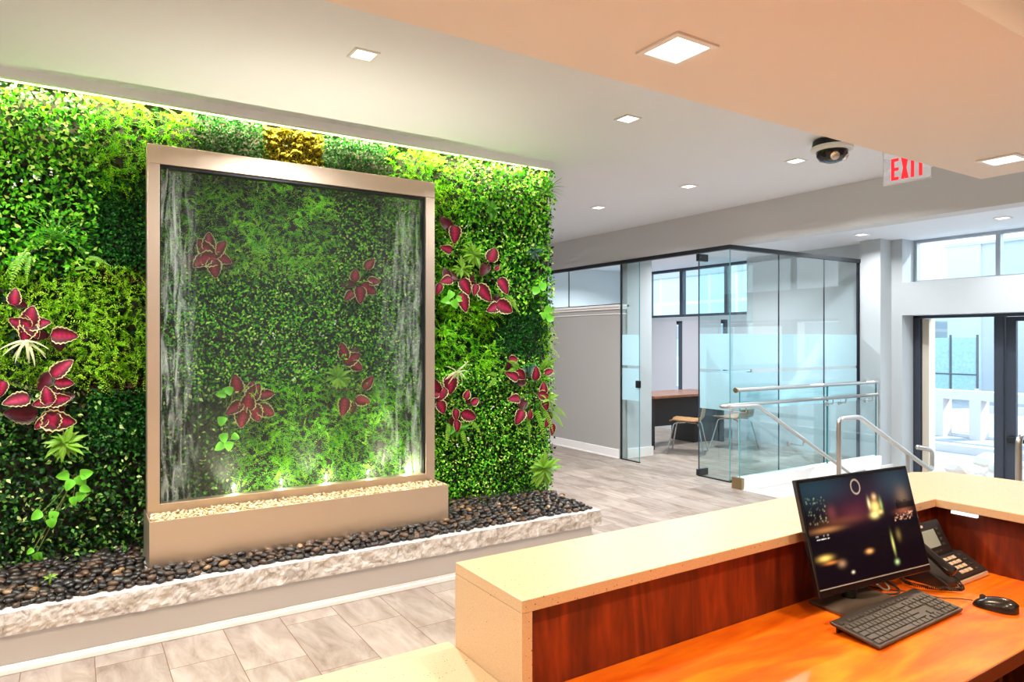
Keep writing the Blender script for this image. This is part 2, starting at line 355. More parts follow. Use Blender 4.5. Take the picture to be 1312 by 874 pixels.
def frame_window(name, x, y0, y1, z0, z1, mull, trans, fm, w=0.05, d=0.09, pane=True):
    f = MB().box(x, x+d, y0, y0+w, z0, z1).box(x, x+d, y1-w, y1, z0, z1).box(x, x+d, y0+w, y1-w, z0, z0+w).box(x, x+d, y0+w, y1-w, z1-w, z1)
    for m_, mw in mull: f.box(x, x+d, m_-mw/2, m_+mw/2, z0+w, z1-w)
    for t_, th in trans: f.box(x+0.005, x+d-0.005, y0+w, y1-w, t_-th/2, t_+th/2)
    o = struct(name, f, fm, bevel=0.003)
    if pane:
        ys = [y0+w]+[q for m_, mw in mull for q in (m_-mw/2, m_+mw/2)]+[y1-w]
        for i in range(0, len(ys), 2):
            p = MB().box(x+d/2, x+d/2+0.01, ys[i], ys[i+1], z0+w, z1-w).build('pane', clear_glass, o)
    return o
frame_window('window_1', 8.88, -4, 4.49, 2.235, 2.775, [(3.565, 0.05), (2.6, 0.05), (1.6, 0.05), (0.4, 0.05), (-1.0, 0.05)], [], alu, w=0.035)
frame_window('window_2', 8.88, 6.8, 9.2, 1.93, 2.775, [(8.40, 0.07), (7.43, 0.07)], [], dark_frame, w=0.045)
w3 = frame_window('window_3', 8.88, 6.8, 9.2, 0.55, 1.86, [(8.40, 0.12), (7.43, 0.12)], [], dark_frame, w=0.06)
struct('trim_4', MB().box(8.84, 8.95, 6.8, 9.2, 1.86, 1.93), alu)
for a, b in ((7.5, 8.33), (8.47, 9.13), (6.87, 7.36)):
    tag(MB().box(8.84, 8.846, a, b, 0.62, 1.86).box(8.83, 8.855, a, b, 0.60, 0.625).build('roller_blind', shade_fabric),
        'grey roller blind in the office window, %s' % {7.5: 'middle of three', 8.47: 'nearest the white wall stub', 6.87: 'behind the swung glass door'}[a], 'blind', 'roller blinds in the office windows')
# street entrance: storefront frame with two leaves
struct('window_4', MB().box(8.86, 8.97, 4.41, 4.49, ZL, 1.83).box(8.86, 8.97, 1.2, 1.28, ZL, 1.83).box(8.86, 8.97, 1.2, 4.49, 1.795, 1.83)
       .box(8.86, 8.97, -1.2, 1.2, 1.795, 1.83).box(8.86, 8.97, -1.2, -1.14, ZL, 1.83), dark_frame, bevel=0.004)
struct('trim_5', MB().box(8.90, 9.05, 4.32, 4.40, ZL, 1.79), pbr('sun_tinted_frame_side', (0.62, 0.55, 0.45), 0.6))  # side of the door frame, the sun on it put into the tan colour
def leafdoor(name, y0, y1, hy):
    f = MB().box(8.89, 8.94, y0, y0+0.10, ZL+0.01, 1.79).box(8.89, 8.94, y1-0.10, y1, ZL+0.01, 1.79).box(8.89, 8.94, y0+0.1, y1-0.1, 1.74, 1.79).box(8.89, 8.94, y0+0.1, y1-0.1, ZL+0.01, ZL+0.22)
    o = struct(name, f, dark_frame, bevel=0.003)
    MB().box(8.91, 8.918, y0+0.1, y1-0.1, ZL+0.22, 1.74).build('pane', clear_glass, o)
    MB().box(8.83, 8.85, y0+0.03, y1-0.03, 0.38, 0.44).box(8.84, 8.89, y0+0.03, y0+0.07, 0.37, 0.45).box(8.84, 8.89, y1-0.07, y1-0.03, 0.37, 0.45).build('push_bar', black_metal, o, bevel=0.004)
    return o
struct('trim_6', MB().box(8.86, 8.97, 3.50, 3.60, ZL, 1.795), dark_frame, bevel=0.01)
MB().box(8.91, 8.918, 3.60, 4.41, ZL, 1.795).build('pane', clear_glass, bpy.data.objects['window_4'])
leafdoor('door_2', 2.35, 3.49, 0); leafdoor('door_3', 1.29, 2.34, 0)
MB().box(8.91, 8.918, -1.14, 1.2, ZL, 1.795).build('pane', clear_glass, bpy.data.objects['window_4'])

# =====================================================================  GLASS OFFICE
ZG = 2.545
gp = thing('glass_partition', (XB, YG, 0), 'frameless glass office walls with frosted bands and a black top channel', 'glass wall')
MB().box(XB-0.012, XB+0.045, YG-0.03, 9.5, ZG-0.045, ZG).box(XB+0.045, 8.36, YG-0.03, YG+0.03, ZG-0.045, ZG).build('top_channel', black_metal, gp)
MB().box(XB+0.002, XB+0.028, 6.63, 9.5, 1.985, 1.998).build('sill_channel', black_metal, gp)
MB().box(8.335, 8.352, YG-0.02, YG+0.02, ZL, ZG-0.045).build('wall_channel', black_metal, gp)
MB().box(XB+0.002, XB+0.028, 6.28, 6.615, 0, 0.012).box(XB+0.002, XB+0.028, YG-0.02, 5.32, 0, 0.012).box(XB+0.028, 8.34, YG-0.018, YG+0.018, 0, 0.02).build('floor_channel', black_metal, gp)
MB().box(XB+0.003, XB+0.027, 6.609, 6.622, 0.0, ZG-0.045).build('side_channel', black_metal, gp)
def pane_x(y0, y1, z0, z1):     # pane in the plane of the beam
    p = MB().box(XB+0.009, XB+0.021, y0, y1, z0, z1).build('glass_pane', clear_glass, gp)
    MB().box(XB+0.008, XB+0.022, y0-0.0025, y0, z0, z1).build('pane_edge', glass_edge, p)
    return p
for a, b in ((6.63, 7.715), (7.722, 9.48)):
    pane_x(a, b, 2.0, ZG-0.045)
p1 = pane_x(6.283, 6.608, 0.012, ZG-0.045); p2 = pane_x(YG-0.005, 5.318, 0.012, ZG-0.045)
MB().box(XB+0.012, XB+0.018, 7.709, 7.728, 2.0, ZG-0.045).box(XB+0.012, XB+0.018, 6.621, 6.632, 2.0, ZG-0.045).build('pane_joint', black_metal, gp)
def pane_y(x0, x1):
    p = MB().box(x0, x1, YG-0.006, YG+0.006, 0.02, ZG-0.045).build('glass_pane', clear_glass, gp)
    MB().box(x1, x1+0.006, YG-0.007, YG+0.007, 0.02, ZG-0.045).build('pane_edge', dark_frame, p)
    # film bands, top to 1.60 with a clear stripe at 1.19
    MB().box(x0+0.002, x1-0.002, YG+0.0065, YG+0.0075, 1.205, 1.595).build('frosted_band', film, p)
    MB().box(x0+0.002, x1-0.002, YG+0.0065, YG+0.0075, 0.765, 1.17).build('frosted_band', film, p)
sx = [5.93] + [ony(u, 400, YG).x for u in (998, 1056)] + [8.33]
for i in range(3): pane_y(sx[i], sx[i+1]-0.008)
for p, y0, y1 in ((p1, 6.285, 6.606), (p2, YG+0.01, 5.316)):
    MB().box(XB+0.0215, XB+0.0225, y0, y1, 1.205, 1.595).build('frosted_band', film, p)
    MB().box(XB+0.0215, XB+0.0225, y0, y1, 0.765, 1.17).build('frosted_band', film, p)
MB().box(XB+0.0, XB+0.03, 6.27, 6.34, 0.93, 1.02).box(XB-0.012, XB, 6.275, 6.31, 0.95, 1.0).build('lock_keeper', black_metal, p1, bevel=0.003)
# office door, hinged at 5.33 and swung into the office
YH = 5.335
d1 = struct('door_1', MB().box(XB+0.03, XB+0.95, YH-0.006, YH+0.006, 0.012, ZG-0.055), clear_glass)
MB().box(XB+0.0, XB+0.16, YH-0.018, YH+0.018, 0.004, 0.075).box(XB+0.0, XB+0.16, YH-0.018, YH+0.018, ZG-0.13, ZG-0.05).build('pivot_fitting', black_metal, d1, bevel=0.003)
MB().box(XB+0.024, XB+0.03, YH-0.007, YH+0.007, 0.012, ZG-0.055).build('door_edge', dark_frame, d1)
MB().box(XB+0.17, XB+0.94, YH+0.0065, YH+0.0075, 1.205, 1.595).box(XB+0.17, XB+0.94, YH+0.0065, YH+0.0075, 0.765, 1.17).build('frosted_band', film, d1)
MB().tube([(XB+0.86, YH-0.05, 0.8), (XB+0.86, YH-0.05, 1.25)], 0.012).tube([(XB+0.86, YH-0.05, 0.9), (XB+0.86, YH+0.0, 0.9)], 0.008).tube([(XB+0.86, YH-0.05, 1.15), (XB+0.86, YH, 1.15)], 0.008).build('door_handle', brushed, d1, smooth=True)

# office furniture
dk = thing('office_desk', (7.5, 7.2, 0), 'brown-topped dark office desk seen through the open glass door', 'desk')
MB().box(6.74, 8.28, 6.86, 7.62, 0.715, 0.75).build('desktop', walnut, dk, bevel=0.004)
for x in (6.77, 8.20): MB().box(x, x+0.035, 6.92, 7.58, 0, 0.715).build('end_panel', dark_laminate, dk, bevel=0.002)
MB().box(6.805, 8.20, 7.05, 7.075, 0.30, 0.715).build('modesty_panel', dark_laminate, dk)
MB().box(7.78, 8.19, 7.1, 7.56, 0.0, 0.6).build('drawer_pedestal', dark_laminate, dk, bevel=0.004)

def make_chair(name, label):
    t = thing(name, (0, 0, 0), label, 'chair', 'plywood guest chairs')
    # bent shell: profile along local x (front +x)
    prof = [(0.22, 0.43), (0.18, 0.447), (0.05, 0.44), (-0.10, 0.432), (-0.17, 0.445), (-0.205, 0.49), (-0.22, 0.56), (-0.235, 0.66), (-0.26, 0.76), (-0.275, 0.81)]
    wd = [0.19, 0.205, 0.215, 0.21, 0.19, 0.17, 0.17, 0.18, 0.185, 0.165]
    prof2 = []; 
    mb = MB(); n = len(prof); k = 7; v = []
    for s in (0, 1):
        for i, ((x, z), w) in enumerate(zip(prof, wd)):
            tx = prof[min(i+1, n-1)][0]-prof[max(i-1, 0)][0]; tz = prof[min(i+1, n-1)][1]-prof[max(i-1, 0)][1]; l = math.hypot(tx, tz)
            nx, nz = tz/l, -tx/l
            for j in range(k):
                q = -1+2*j/(k-1); cup = 0.02*q*q
                v.append((x+nx*(0.011*s-cup*(1 if i > 4 else 0))*-1, w*q, z+nz*0.011*s*-1+(cup if i <= 4 else 0)))
    def id(s, i, j): return s*n*k+i*k+j
    f = []
    for i in range(n-1):
        for j in range(k-1):
            f.append((id(0, i, j), id(0, i, j+1), id(0, i+1, j+1), id(0, i+1, j))); f.append((id(1, i, j), id(1, i+1, j), id(1, i+1, j+1), id(1, i, j+1)))
        f.append((id(0, i, 0), id(0, i+1, 0), id(1, i+1, 0), id(1, i, 0))); f.append((id(0, i, k-1), id(1, i, k-1), id(1, i+1, k-1), id(0, i+1, k-1)))
    for j in range(k-1):
        f.append((id(0, 0, j), id(1, 0, j), id(1, 0, j+1), id(0, 0, j+1))); f.append((id(0, n-1, j), id(0, n-1, j+1), id(1, n-1, j+1), id(1, n-1, j)))
    mb.add(v, f).build('seat_shell', plywood, t, smooth=True, angle=50)
    for sxx, sy in ((1, 1), (1, -1), (-1, 1), (-1, -1)):
        MB().tube(fillet([(0.02*sxx, 0.05*sy, 0.415), (0.16*sxx, 0.15*sy, 0.415), (0.24*sxx, 0.23*sy, 0.0)], 0.05), 0.008, seg=8).build('leg', chrome, t, smooth=True)
    return t
ch = make_chair('plywood_chair', 'bent plywood chair with chrome legs standing in the office doorway view')
ch.location = (7.02, 6.52, 0); ch.rotation_euler.z = R(125)
ch2 = copy_tree(ch); ch2.location = (7.85, 6.42, 0); ch2.rotation_euler.z = R(95)
tag(ch2, 'bent plywood chair with chrome legs behind the frosted glass corner')

# =====================================================================  STAIR RAILINGS
gr = thing('glass_railing', (5.72, YS, 0), 'clear glass guard railing with round steel cap rail above white kerb', 'railing')
MB().box(5.74, 8.33, YS-0.05, YS+0.06, -0.02, 0.108).build('kerb', trim_white, gr, bevel=0.003)
struct('wall_stair', MB().box(5.721, 8.6, YS-0.045, YS+0.05, ZL, -0.02), trim_white)
MB().box(5.715, 5.755, YS-0.058, YS+0.068, 0.0, 0.115).build('end_clamp', brass, gr, bevel=0.003)
xm = ony(1060, 500, YS).x
for a, b in ((5.76, xm-0.008), (xm+0.008, 8.28)):
    p = MB().box(a, b, YS-0.006, YS+0.006, 0.1, 1.0).build('glass_pane', rail_glass, gr)
    for q in (a-0.004, b): MB().box(q, q+0.004, YS-0.007, YS+0.007, 0.108, 1.0).build('pane_edge', glass_edge, p)
MB().tube([(5.70, YS, 1.012), (8.31, YS, 1.012)], 0.021).build('cap_rail', brushed, gr, smooth=True)
MB().lathe([(0.027, 0), (0.027, 0.02)], (5.69, YS, 1.012), (1, 0, 0)).build('rail_end_cap', brass, gr, smooth=True)
MB().box(8.284, 8.31, YS-0.012, YS+0.012, 0.0, 1.03).build('end_post', brushed, gr)
YR = 4.55
hr = thing('stair_handrail', (5.4, YR, 0), 'steel wall handrail looping back and sloping down beside the glass railing', 'handrail')
pth = [(8.15, YR, 0.87), (5.42, YR, 0.875)] + [Vector((5.42, YR, 0.875))+Vector((-0.09*math.sin(R(a)), -0.05*(1-math.cos(R(a))), 0)) for a in range(20, 180, 20)] + [(5.42, YR-0.10, 0.872), (5.80, YR-0.10, 0.865), (7.4, YR-0.10, 0.02), (7.7, YR-0.10, 0.02)]
MB().tube(fillet(pth, 0.03, 3), 0.0195, seg=12).build('rail_tube', brushed, hr, smooth=True, angle=0)
for x, z, yy in ((5.62, 0.87, YR-0.1), (6.55, 0.47, YR-0.1), (7.25, 0.87, YR), (7.5, 0.87, YR), (8.05, 0.87, YR)):
    MB().tube(fillet([(x, yy, z-0.02), (x, yy, z-0.07), (x, YS-0.01, z-0.07)], 0.03), 0.007, seg=8).lathe([(0.028, 0), (0.028, 0.014)], (x, YS-0.007, z-0.07), (0, -1, 0), 16).build('bracket', brushed, hr, smooth=True)
def centre_rail(y, name, label):
    t = thing(name, (5.42, y, 0), label, 'handrail', 'steel stair handrails standing on the steps')
    MB().tube(fillet([(5.42, y, 0.0), (5.42, y, 0.86), (5.72, y, 0.86), (6.92, y, 0.28), (7.0, y+0.02, 0.28), (7.0, y+0.02, 0.46), (6.80, y+0.06, 0.50)], 0.05), 0.0205, seg=14).build('rail_tube', brushed, t, smooth=True, angle=0)
    MB().tube([(6.52, y, -0.44), (6.52, y, 0.46)], 0.019).build('post', brushed, t, smooth=True)
    for fx_, fz_ in ((5.42, 0.0), (6.52, -0.438)): MB().lathe([(0.045, 0), (0.045, 0.012)], (fx_, y, fz_)).build('floor_flange', brushed, t, smooth=True)
    return t
centre_rail(3.35, 'standing_handrail', 'steel tube handrail sloping down in the middle of the steps')
centre_rail(2.05, 'standing_handrail', 'steel tube handrail cut by the right edge of the photo')

# =====================================================================  PLANTED WALL
YW = 4.45                      # mean face of the leaves
struct('wall_planted', MB().box(-1.8, 3.29, 4.58, 4.75, 0, ZC), pbr('wall_backing', (0.035, 0.03, 0.02), 0.9))
struct('trim_7', MB().box(-1.8, 3.17, 3.865, 4.58, 0, 0.184), plinth_paint)
struct('baseboard_planter', MB().box(-1.8, 3.18, 3.845, 3.865, 0, 0.028).box(-1.8, 3.175, 3.857, 3.865, 0.028, 0.04), trim_white, bevel=0.006)
# chiselled stone ledge
def ledge():
    x0, x1, y0, y1, z0, z1 = -1.8, 3.23, 3.83, 4.60, 0.184, 0.289
    nx, nz = 420, 8; v = []; f = []
    for k in range(nz+1):
        for i in range(nx+1):
            x = x0+(x1-x0)*i/nx; z = z0+(z1-z0)*k/nz
            d = noise.fractal(Vector((x*14, 0, z*14)), 0.8, 2.0, 5)*0.007
            v.append((x, y0+d*(1 if k < nz else 0.5)-0.002, z))
    for k in range(nz):
        for i in range(nx):
            a = k*(nx+1)+i; f.append((a, a+1, a+nx+2, a+nx+1))
    n = len(v); top = [nz*(nx+1)+i for i in range(nx+1)]; bot = list(range(nx+1))
    v += [(x0, y1, z1), (x1, y1, z1), (x0, y1, z0), (x1, y1, z0)]
    f.append(tuple(top+[n+1, n])); f.append(tuple(bot[::-1]+[n+2, n+3])); f.append((bot[-1], n+3, n+1)+tuple(nx+k*(nx+1) for k in range(nz, 0, -1)))
    f.append((n, n+1, n+3, n+2)); f.append((bot[0],)+tuple(k*(nx+1) for k in range(1, nz+1))+(n, n+2))
    return MB().add(v, f)
struct('trim_8', ledge(), granite)

GREENS = {
 'mid':   [(0.0, (0.002, 0.02, 0.003)), (0.28, (0.012, 0.11, 0.006)), (0.55, (0.10, 0.55, 0.008)), (0.8, (0.32, 0.85, 0.03)), (1.0, (0.75, 0.95, 0.22))],
 'bright':[(0.0, (0.01, 0.12, 0.001)), (0.4, (0.17, 0.72, 0.004)), (1.0, (0.55, 0.98, 0.03))],
 'lime':  [(0.0, (0.03, 0.14, 0.002)), (0.45, (0.28, 0.66, 0.006)), (1.0, (0.66, 0.95, 0.06))],
 'box':   [(0.0, (0.001, 0.02, 0.003)), (0.5, (0.006, 0.10, 0.008)), (0.85, (0.03, 0.26, 0.015)), (1.0, (0.16, 0.50, 0.06))],
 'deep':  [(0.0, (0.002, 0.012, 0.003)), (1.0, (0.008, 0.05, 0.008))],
 'dark':  [(0.0, (0.002, 0.015, 0.003)), (0.5, (0.010, 0.08, 0.008)), (0.8, (0.09, 0.34, 0.02)), (1.0, (0.60, 0.72, 0.25))],
}
LM = {k: leafmat('leaf_'+k, v, 0.45 if k in ('bright', 'lime') else 0.3, 0.48) for k, v in GREENS.items()}
def basis(n, rngl, droop=0.0, facing=1.0, spread=0.9):
    # random leaf frames: long axis a, side b, normal c (c roughly -Y)
    c = np.stack([rngl.normal(0, spread, n), -np.ones(n)*facing, rngl.normal(0.25, spread, n)], 1); c /= np.linalg.norm(c, axis=1)[:, None]
    t = np.stack([rngl.normal(0, 1, n), rngl.normal(0, .3, n), rngl.normal(-droop, 1, n)], 1)
    a = t-c*(t*c).sum(1)[:, None]; a /= np.linalg.norm(a, axis=1)[:, None]+1e-9
    return a, np.cross(c, a), c
LEAF = np.array([(0, 0, 0), (-.5, .42, .12), (0, 1, -.08), (.5, .42, .12), (0, .5, -.05)])
LEAFW = 1.0
def leafmesh(name, P, A, B, Cn, ln, wd, rnd, m, parent=None, tmpl=None, faces=((0, 4, 2, 1), (0, 3, 2, 4))):
    T = LEAF if tmpl is None else tmpl; k = len(T); n = len(P)
    V = P[:, None, :]+T[None, :, 1:2]*(A*ln[:, None])[:, None, :]+T[None, :, 0:1]*(B*(ln*wd)[:, None])[:, None, :]+T[None, :, 2:3]*(Cn*ln[:, None])[:, None, :]
    V = V.reshape(-1, 3)
    if parent is not None: V = V-np.array(wloc(parent))
    F = (np.array(faces)[None]+(np.arange(n)*k)[:, None, None]).reshape(-1)
    nf = n*len(faces); q = len(faces[0])
    me = bpy.data.meshes.new(name); me.vertices.add(len(V)); me.vertices.foreach_set('co', V.astype(np.float32).ravel())
    me.loops.add(len(F)); me.loops.foreach_set('vertex_index', F.astype(np.int32)); me.polygons.add(nf)
    me.polygons.foreach_set('loop_start', np.arange(nf, dtype=np.int32)*q); me.polygons.foreach_set('loop_total', np.full(nf, q, dtype=np.int32))
    me.update(calc_edges=True)
    at = me.attributes.new('rnd', 'FLOAT', 'POINT'); at.data.foreach_set('value', np.repeat(rnd, k).astype(np.float32))
    me.materials.append(m); me.polygons.foreach_set('use_smooth', [True]*nf)
    o = bpy.data.objects.new(name, me); C.objects.link(o)
    if parent is not None: o.parent = parent
    return o
def inpoly(px, pz, poly):
    ins = np.zeros(len(px), bool); n = len(poly)
    for i in range(n):
        x1, z1 = poly[i]; x2, z2 = poly[(i+1) % n]
        cnd = ((z1 > pz) != (z2 > pz)) & (px < (x2-x1)*(pz-z1)/((z2-z1)+1e-12)+x1); ins ^= cnd
    return ins
def sample(quad, dens, rngl):
    poly = [(ony(u, v, YW).x, ony(u, v, YW).z) for u, v in quad]
    xs, zs = zip(*poly); x0, x1, z0, z1 = min(xs), max(xs), min(zs), max(zs)
    x1 = min(x1, 3.24); z1 = min(z1, 2.885); z0 = max(z0, 0.29)
    n = int((x1-x0)*(z1-z0)*dens); px = rngl.uniform(x0, x1, n); pz = rngl.uniform(z0, z1, n)
    j = 0.035; k = inpoly(px+rngl.normal(0, j, n), pz+rngl.normal(0, j, n), poly)
    return px[k], pz[k]
def lump(px, pz, s, seed): return np.array([noise.noise(Vector((x*s, seed, z*s))) for x, z in zip(px, pz)])
def patch(kind, quad, label, seed, group=None):
    g = np.random.default_rng(seed)
    if kind in ('broad', 'broaddark', 'broadsmall'):
        dens, ln, m, amp, wdt = {'broad': (5200, (.022, .038), 'mid', .045, .62), 'broaddark': (3800, (.02, .036), 'dark', .05, .6), 'broadsmall': (7000, (.016, .027), 'mid', .05, .62)}[kind]
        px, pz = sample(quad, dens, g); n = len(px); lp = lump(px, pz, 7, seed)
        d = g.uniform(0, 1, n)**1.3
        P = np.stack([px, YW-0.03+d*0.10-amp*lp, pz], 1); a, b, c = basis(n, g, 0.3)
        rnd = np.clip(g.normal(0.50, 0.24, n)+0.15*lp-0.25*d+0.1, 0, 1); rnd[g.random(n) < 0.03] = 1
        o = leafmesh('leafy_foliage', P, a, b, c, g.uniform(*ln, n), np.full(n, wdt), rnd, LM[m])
    elif kind == 'box':
        px, pz = sample(quad, 16000, g); n = len(px); d = g.uniform(0, 1, n)
        P = np.stack([px, YW+0.0+d*0.05-0.012*lump(px, pz, 12, seed), pz], 1); a, b, c = basis(n, g, 0.0, spread=1.1)
        o = leafmesh('boxwood_foliage', P, a, b, c, g.uniform(.013, .020, n), np.full(n, .7), np.clip(g.normal(.5, .24, n), 0, 1), LM['box'])
    elif kind in ('fern', 'lime'):
        px, pz = sample(quad, 2000, g); n = len(px); K = 16
        a, b, c = basis(n, g, 0.2, spread=.9); lp = lump(px, pz, 6, seed)
        base = np.stack([px, YW+0.05-0.09*lp, pz], 1); stem = c*0.75+a*0.65; stem /= np.linalg.norm(stem, axis=1)[:, None]
        L0 = g.uniform(.06, .12, n); P = []; A = []; B = []; Cc = []; LN = []; RD = []
        rb = np.clip(g.normal(.5, .2, n)+.25*lp, 0, 1)
        for k in range(K):
            t = (k+1)/K; s = 1 if k % 2 else -1
            P.append(base+stem*(L0*t)[:, None]+np.array([0, 0, -1])*((L0*t*t*.35)[:, None]))
            q = stem*0.6+b*s*0.9+g.normal(0, .25, (n, 3)); q /= np.linalg.norm(q, axis=1)[:, None]
            bb = np.cross(q, c); bb /= np.linalg.norm(bb, axis=1)[:, None]+1e-9
            A.append(q); B.append(bb); Cc.append(np.cross(bb, q)); LN.append(g.uniform(.011, .02, n)*(1.15-.5*t)); RD.append(np.clip(rb-.25+.45*t+g.normal(0, .08, n), 0, 1))
        cat = np.concatenate; LN = cat(LN)
        o = leafmesh('fern_foliage', cat(P), cat(A), cat(B), cat(Cc), LN, np.full(len(LN), .42), cat(RD), LM['bright' if kind == 'fern' else 'lime'])
    elif kind in ('moss', 'brownmoss'):
        px, pz = sample(quad, 5000, g)
        mt = moss_m if kind == 'moss' else brownmoss_m
        poly = [(ony(u, v, YW).x, ony(u, v, YW).z) for u, v in quad]; xs, zs = zip(*poly)
        nx, nz = 150, max(12, int(150*(max(zs)-min(zs))/(max(xs)-min(xs)))); v = []; at = []
        x0, x1, z0, z1 = min(xs)-.02, max(xs)+.02, min(zs), min(max(zs), 2.885)
        for k in range(nz+1):
            for i in range(nx+1):
                x = x0+(x1-x0)*i/nx; z = z0+(z1-z0)*k/nz
                cl = noise.cell_vector(Vector((0, 0, 0))); w = noise.voronoi(Vector((x*22, seed, z*30)))[0][0]
                h = max(0, 1-w*1.6); h2 = noise.fractal(Vector((x*90, seed, z*90)), .7, 2, 3)
                h3 = noise.noise(Vector((x*9, seed, z*9))); v.append((x, YW+0.06-0.028*math.sqrt(h)*(1+.6*h3)-.012*h2-.02*h3, z)); at.append(min(1, max(0, h*.45+h2*.55+.2+.2*h3)))
        f = [(k*(nx+1)+i, k*(nx+1)+i+1, (k+1)*(nx+1)+i+1, (k+1)*(nx+1)+i) for k in range(nz) for i in range(nx)]
        o = MB().add(v, f).build('moss_cushion', mt, attr=at, smooth=True, angle=0)
    tag(o, label, 'foliage', group, 'stuff'); return o
moss_m = leafmat('moss_yellow', [(0.0, (0.06, 0.035, 0.0)), (0.35, (0.26, 0.20, 0.008)), (1.0, (0.62, 0.50, 0.03))], 0.1, 0.9)
brownmoss_m = leafmat('moss_brown', [(0.0, (0.01, 0.006, 0.002)), (0.6, (0.05, 0.03, 0.008)), (1.0, (0.16, 0.10, 0.02))], 0.05, 0.9)

# dark inner layer behind everything
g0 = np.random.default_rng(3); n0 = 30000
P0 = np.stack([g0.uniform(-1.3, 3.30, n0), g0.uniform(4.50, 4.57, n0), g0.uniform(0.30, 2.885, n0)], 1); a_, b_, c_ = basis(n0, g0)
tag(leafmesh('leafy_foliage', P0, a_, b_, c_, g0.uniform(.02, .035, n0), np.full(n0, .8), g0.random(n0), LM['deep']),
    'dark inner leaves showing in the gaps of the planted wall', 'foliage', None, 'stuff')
patch('broad', [(-150, 60), (128, 118), (122, 345), (-150, 345)], 'glossy mixed leaves with white blossoms at the top left of the planted wall', 11)
patch('fern', [(116, 100), (247, 137), (247, 205), (195, 245), (118, 240)], 'bright feathery green foliage just left of the fountain frame top', 12)
patch('box', [(247, 110), (343, 130), (343, 240), (247, 240)], 'square of clipped boxwood above the fountain frame, left of the yellow moss', 13)
patch('box', [(112, 228), (215, 228), (215, 345), (112, 345)], 'dark clipped boxwood square against the left upright of the fountain frame', 14)
patch('moss', [(343, 130), (413, 140), (413, 240), (343, 230)], 'square of yellow-green cushion moss above the fountain frame', 15)
patch('box', [(413, 140), (499, 155), (499, 260), (413, 250)], 'square of clipped boxwood above the fountain frame, right of the yellow moss', 16)
patch('fern', [(499, 150), (592, 170), (592, 310), (555, 335), (499, 300)], 'bright feathery foliage at the upper right corner of the fountain frame', 17)
patch('broad', [(585, 170), (725, 190), (725, 400), (598, 400)], 'white-flecked leaves in the upper right corner of the planted wall', 18)
patch('box', [(636, 380), (708, 380), (708, 455), (636, 455)], 'dark boxwood square between two coleus plants near the right edge of the planted wall', 19)
patch('lime', [(700, 370), (722, 370), (722, 520), (700, 520)], 'lime feathery fringe down the right edge of the planted wall', 29)
patch('fern', [(545, 330), (640, 378), (634, 480), (545, 490)], 'bright feathery foliage right of the fountain frame at mid height', 20)
patch('broadsmall', [(545, 485), (640, 455), (725, 455), (725, 650), (545, 660)], 'small-leaved green foliage at the lower right of the planted wall', 21)
patch('lime', [(-150, 335), (190, 345), (205, 490), (-150, 500)], 'yellow-green feathery foliage left of the fountain at mid height', 22)
patch('brownmoss', [(105, 334), (215, 336), (215, 360), (105, 360)], 'brown moss strip under the dark boxwood left of the fountain frame', 23)
patch('brownmoss', [(110, 486), (215, 486), (215, 503), (110, 503)], 'brown moss strip below the yellow-green foliage left of the fountain frame', 24)
patch('box', [(112, 500), (215, 500), (215, 580), (112, 575)], 'dark boxwood square beside the lower left upright of the fountain frame', 25)
patch('broaddark', [(-150, 495), (110, 495), (205, 570), (215, 740), (-150, 760)], 'dark sparse foliage at the bottom left of the planted wall above the stones', 26)
patch('fern', [(200, 195), (430, 230), (430, 350), (200, 350)], 'bright feathery foliage behind the top of the water glass', 30)
patch('broadsmall', [(425, 235), (556, 250), (556, 350), (425, 350)], 'dim small leaves behind the upper right of the water glass', 31)
patch('broadsmall', [(200, 345), (555, 345), (555, 495), (200, 495)], 'leafy foliage behind the middle of the water glass', 32)
patch('broaddark', [(200, 490), (305, 490), (310, 670), (200, 680)], 'dark foliage behind the lower left of the water glass', 33)
patch('fern', [(298, 490), (556, 480), (556, 640), (300, 660)], 'bright feathery foliage behind the lower right of the water glass', 34)
patch('broadsmall', [(545, 300), (605, 300), (600, 395), (545, 395)], 'leafy foliage around the coleus at the upper right of the fountain', 35)

petal = pbr('white_petal', (0.85, 0.85, 0.78), 0.6)
def blossoms(owner, pts):
    g = np.random.default_rng(5); P = []; 
    for u, v in pts:
        p = ony(u, v, YW-0.075)
        for k in range(4): P.append((p.x+g.normal(0, .007), p.y+g.normal(0, .004), p.z+g.normal(0, .010)))
    P = np.array(P); n = len(P); a, b, c = basis(n, g, 0, spread=.5)
    tag(leafmesh('blossom', P, a, b, c, g.uniform(.010, .017, n), np.full(n, .7), np.zeros(n), petal, owner), kind='stuff')
fol = [o for o in C.objects if o.name.startswith('leafy_foliage')]
byl = lambda s: [o for o in C.objects if o.get('label', '').startswith(s)][0]
blossoms(byl('glossy mixed leaves'), [(26, 129), (24, 126), (66, 216), (67, 221), (44, 229), (47, 228), (19, 236), (30, 231), (12, 206), (50, 121)])
blossoms(byl('white-flecked'), [(596, 219), (599, 226), (626, 236), (630, 240), (674, 233), (660, 255), (600, 287), (618, 295), (608, 224), (650, 263), (690, 290), (645, 300)])
blossoms(byl('leafy foliage behind'), [(350, 429), (413, 428), (430, 411), (404, 472), (377, 486), (335, 440)])
blossoms(byl('small-leaved'), [(586, 570), (632, 521), (600, 560)])

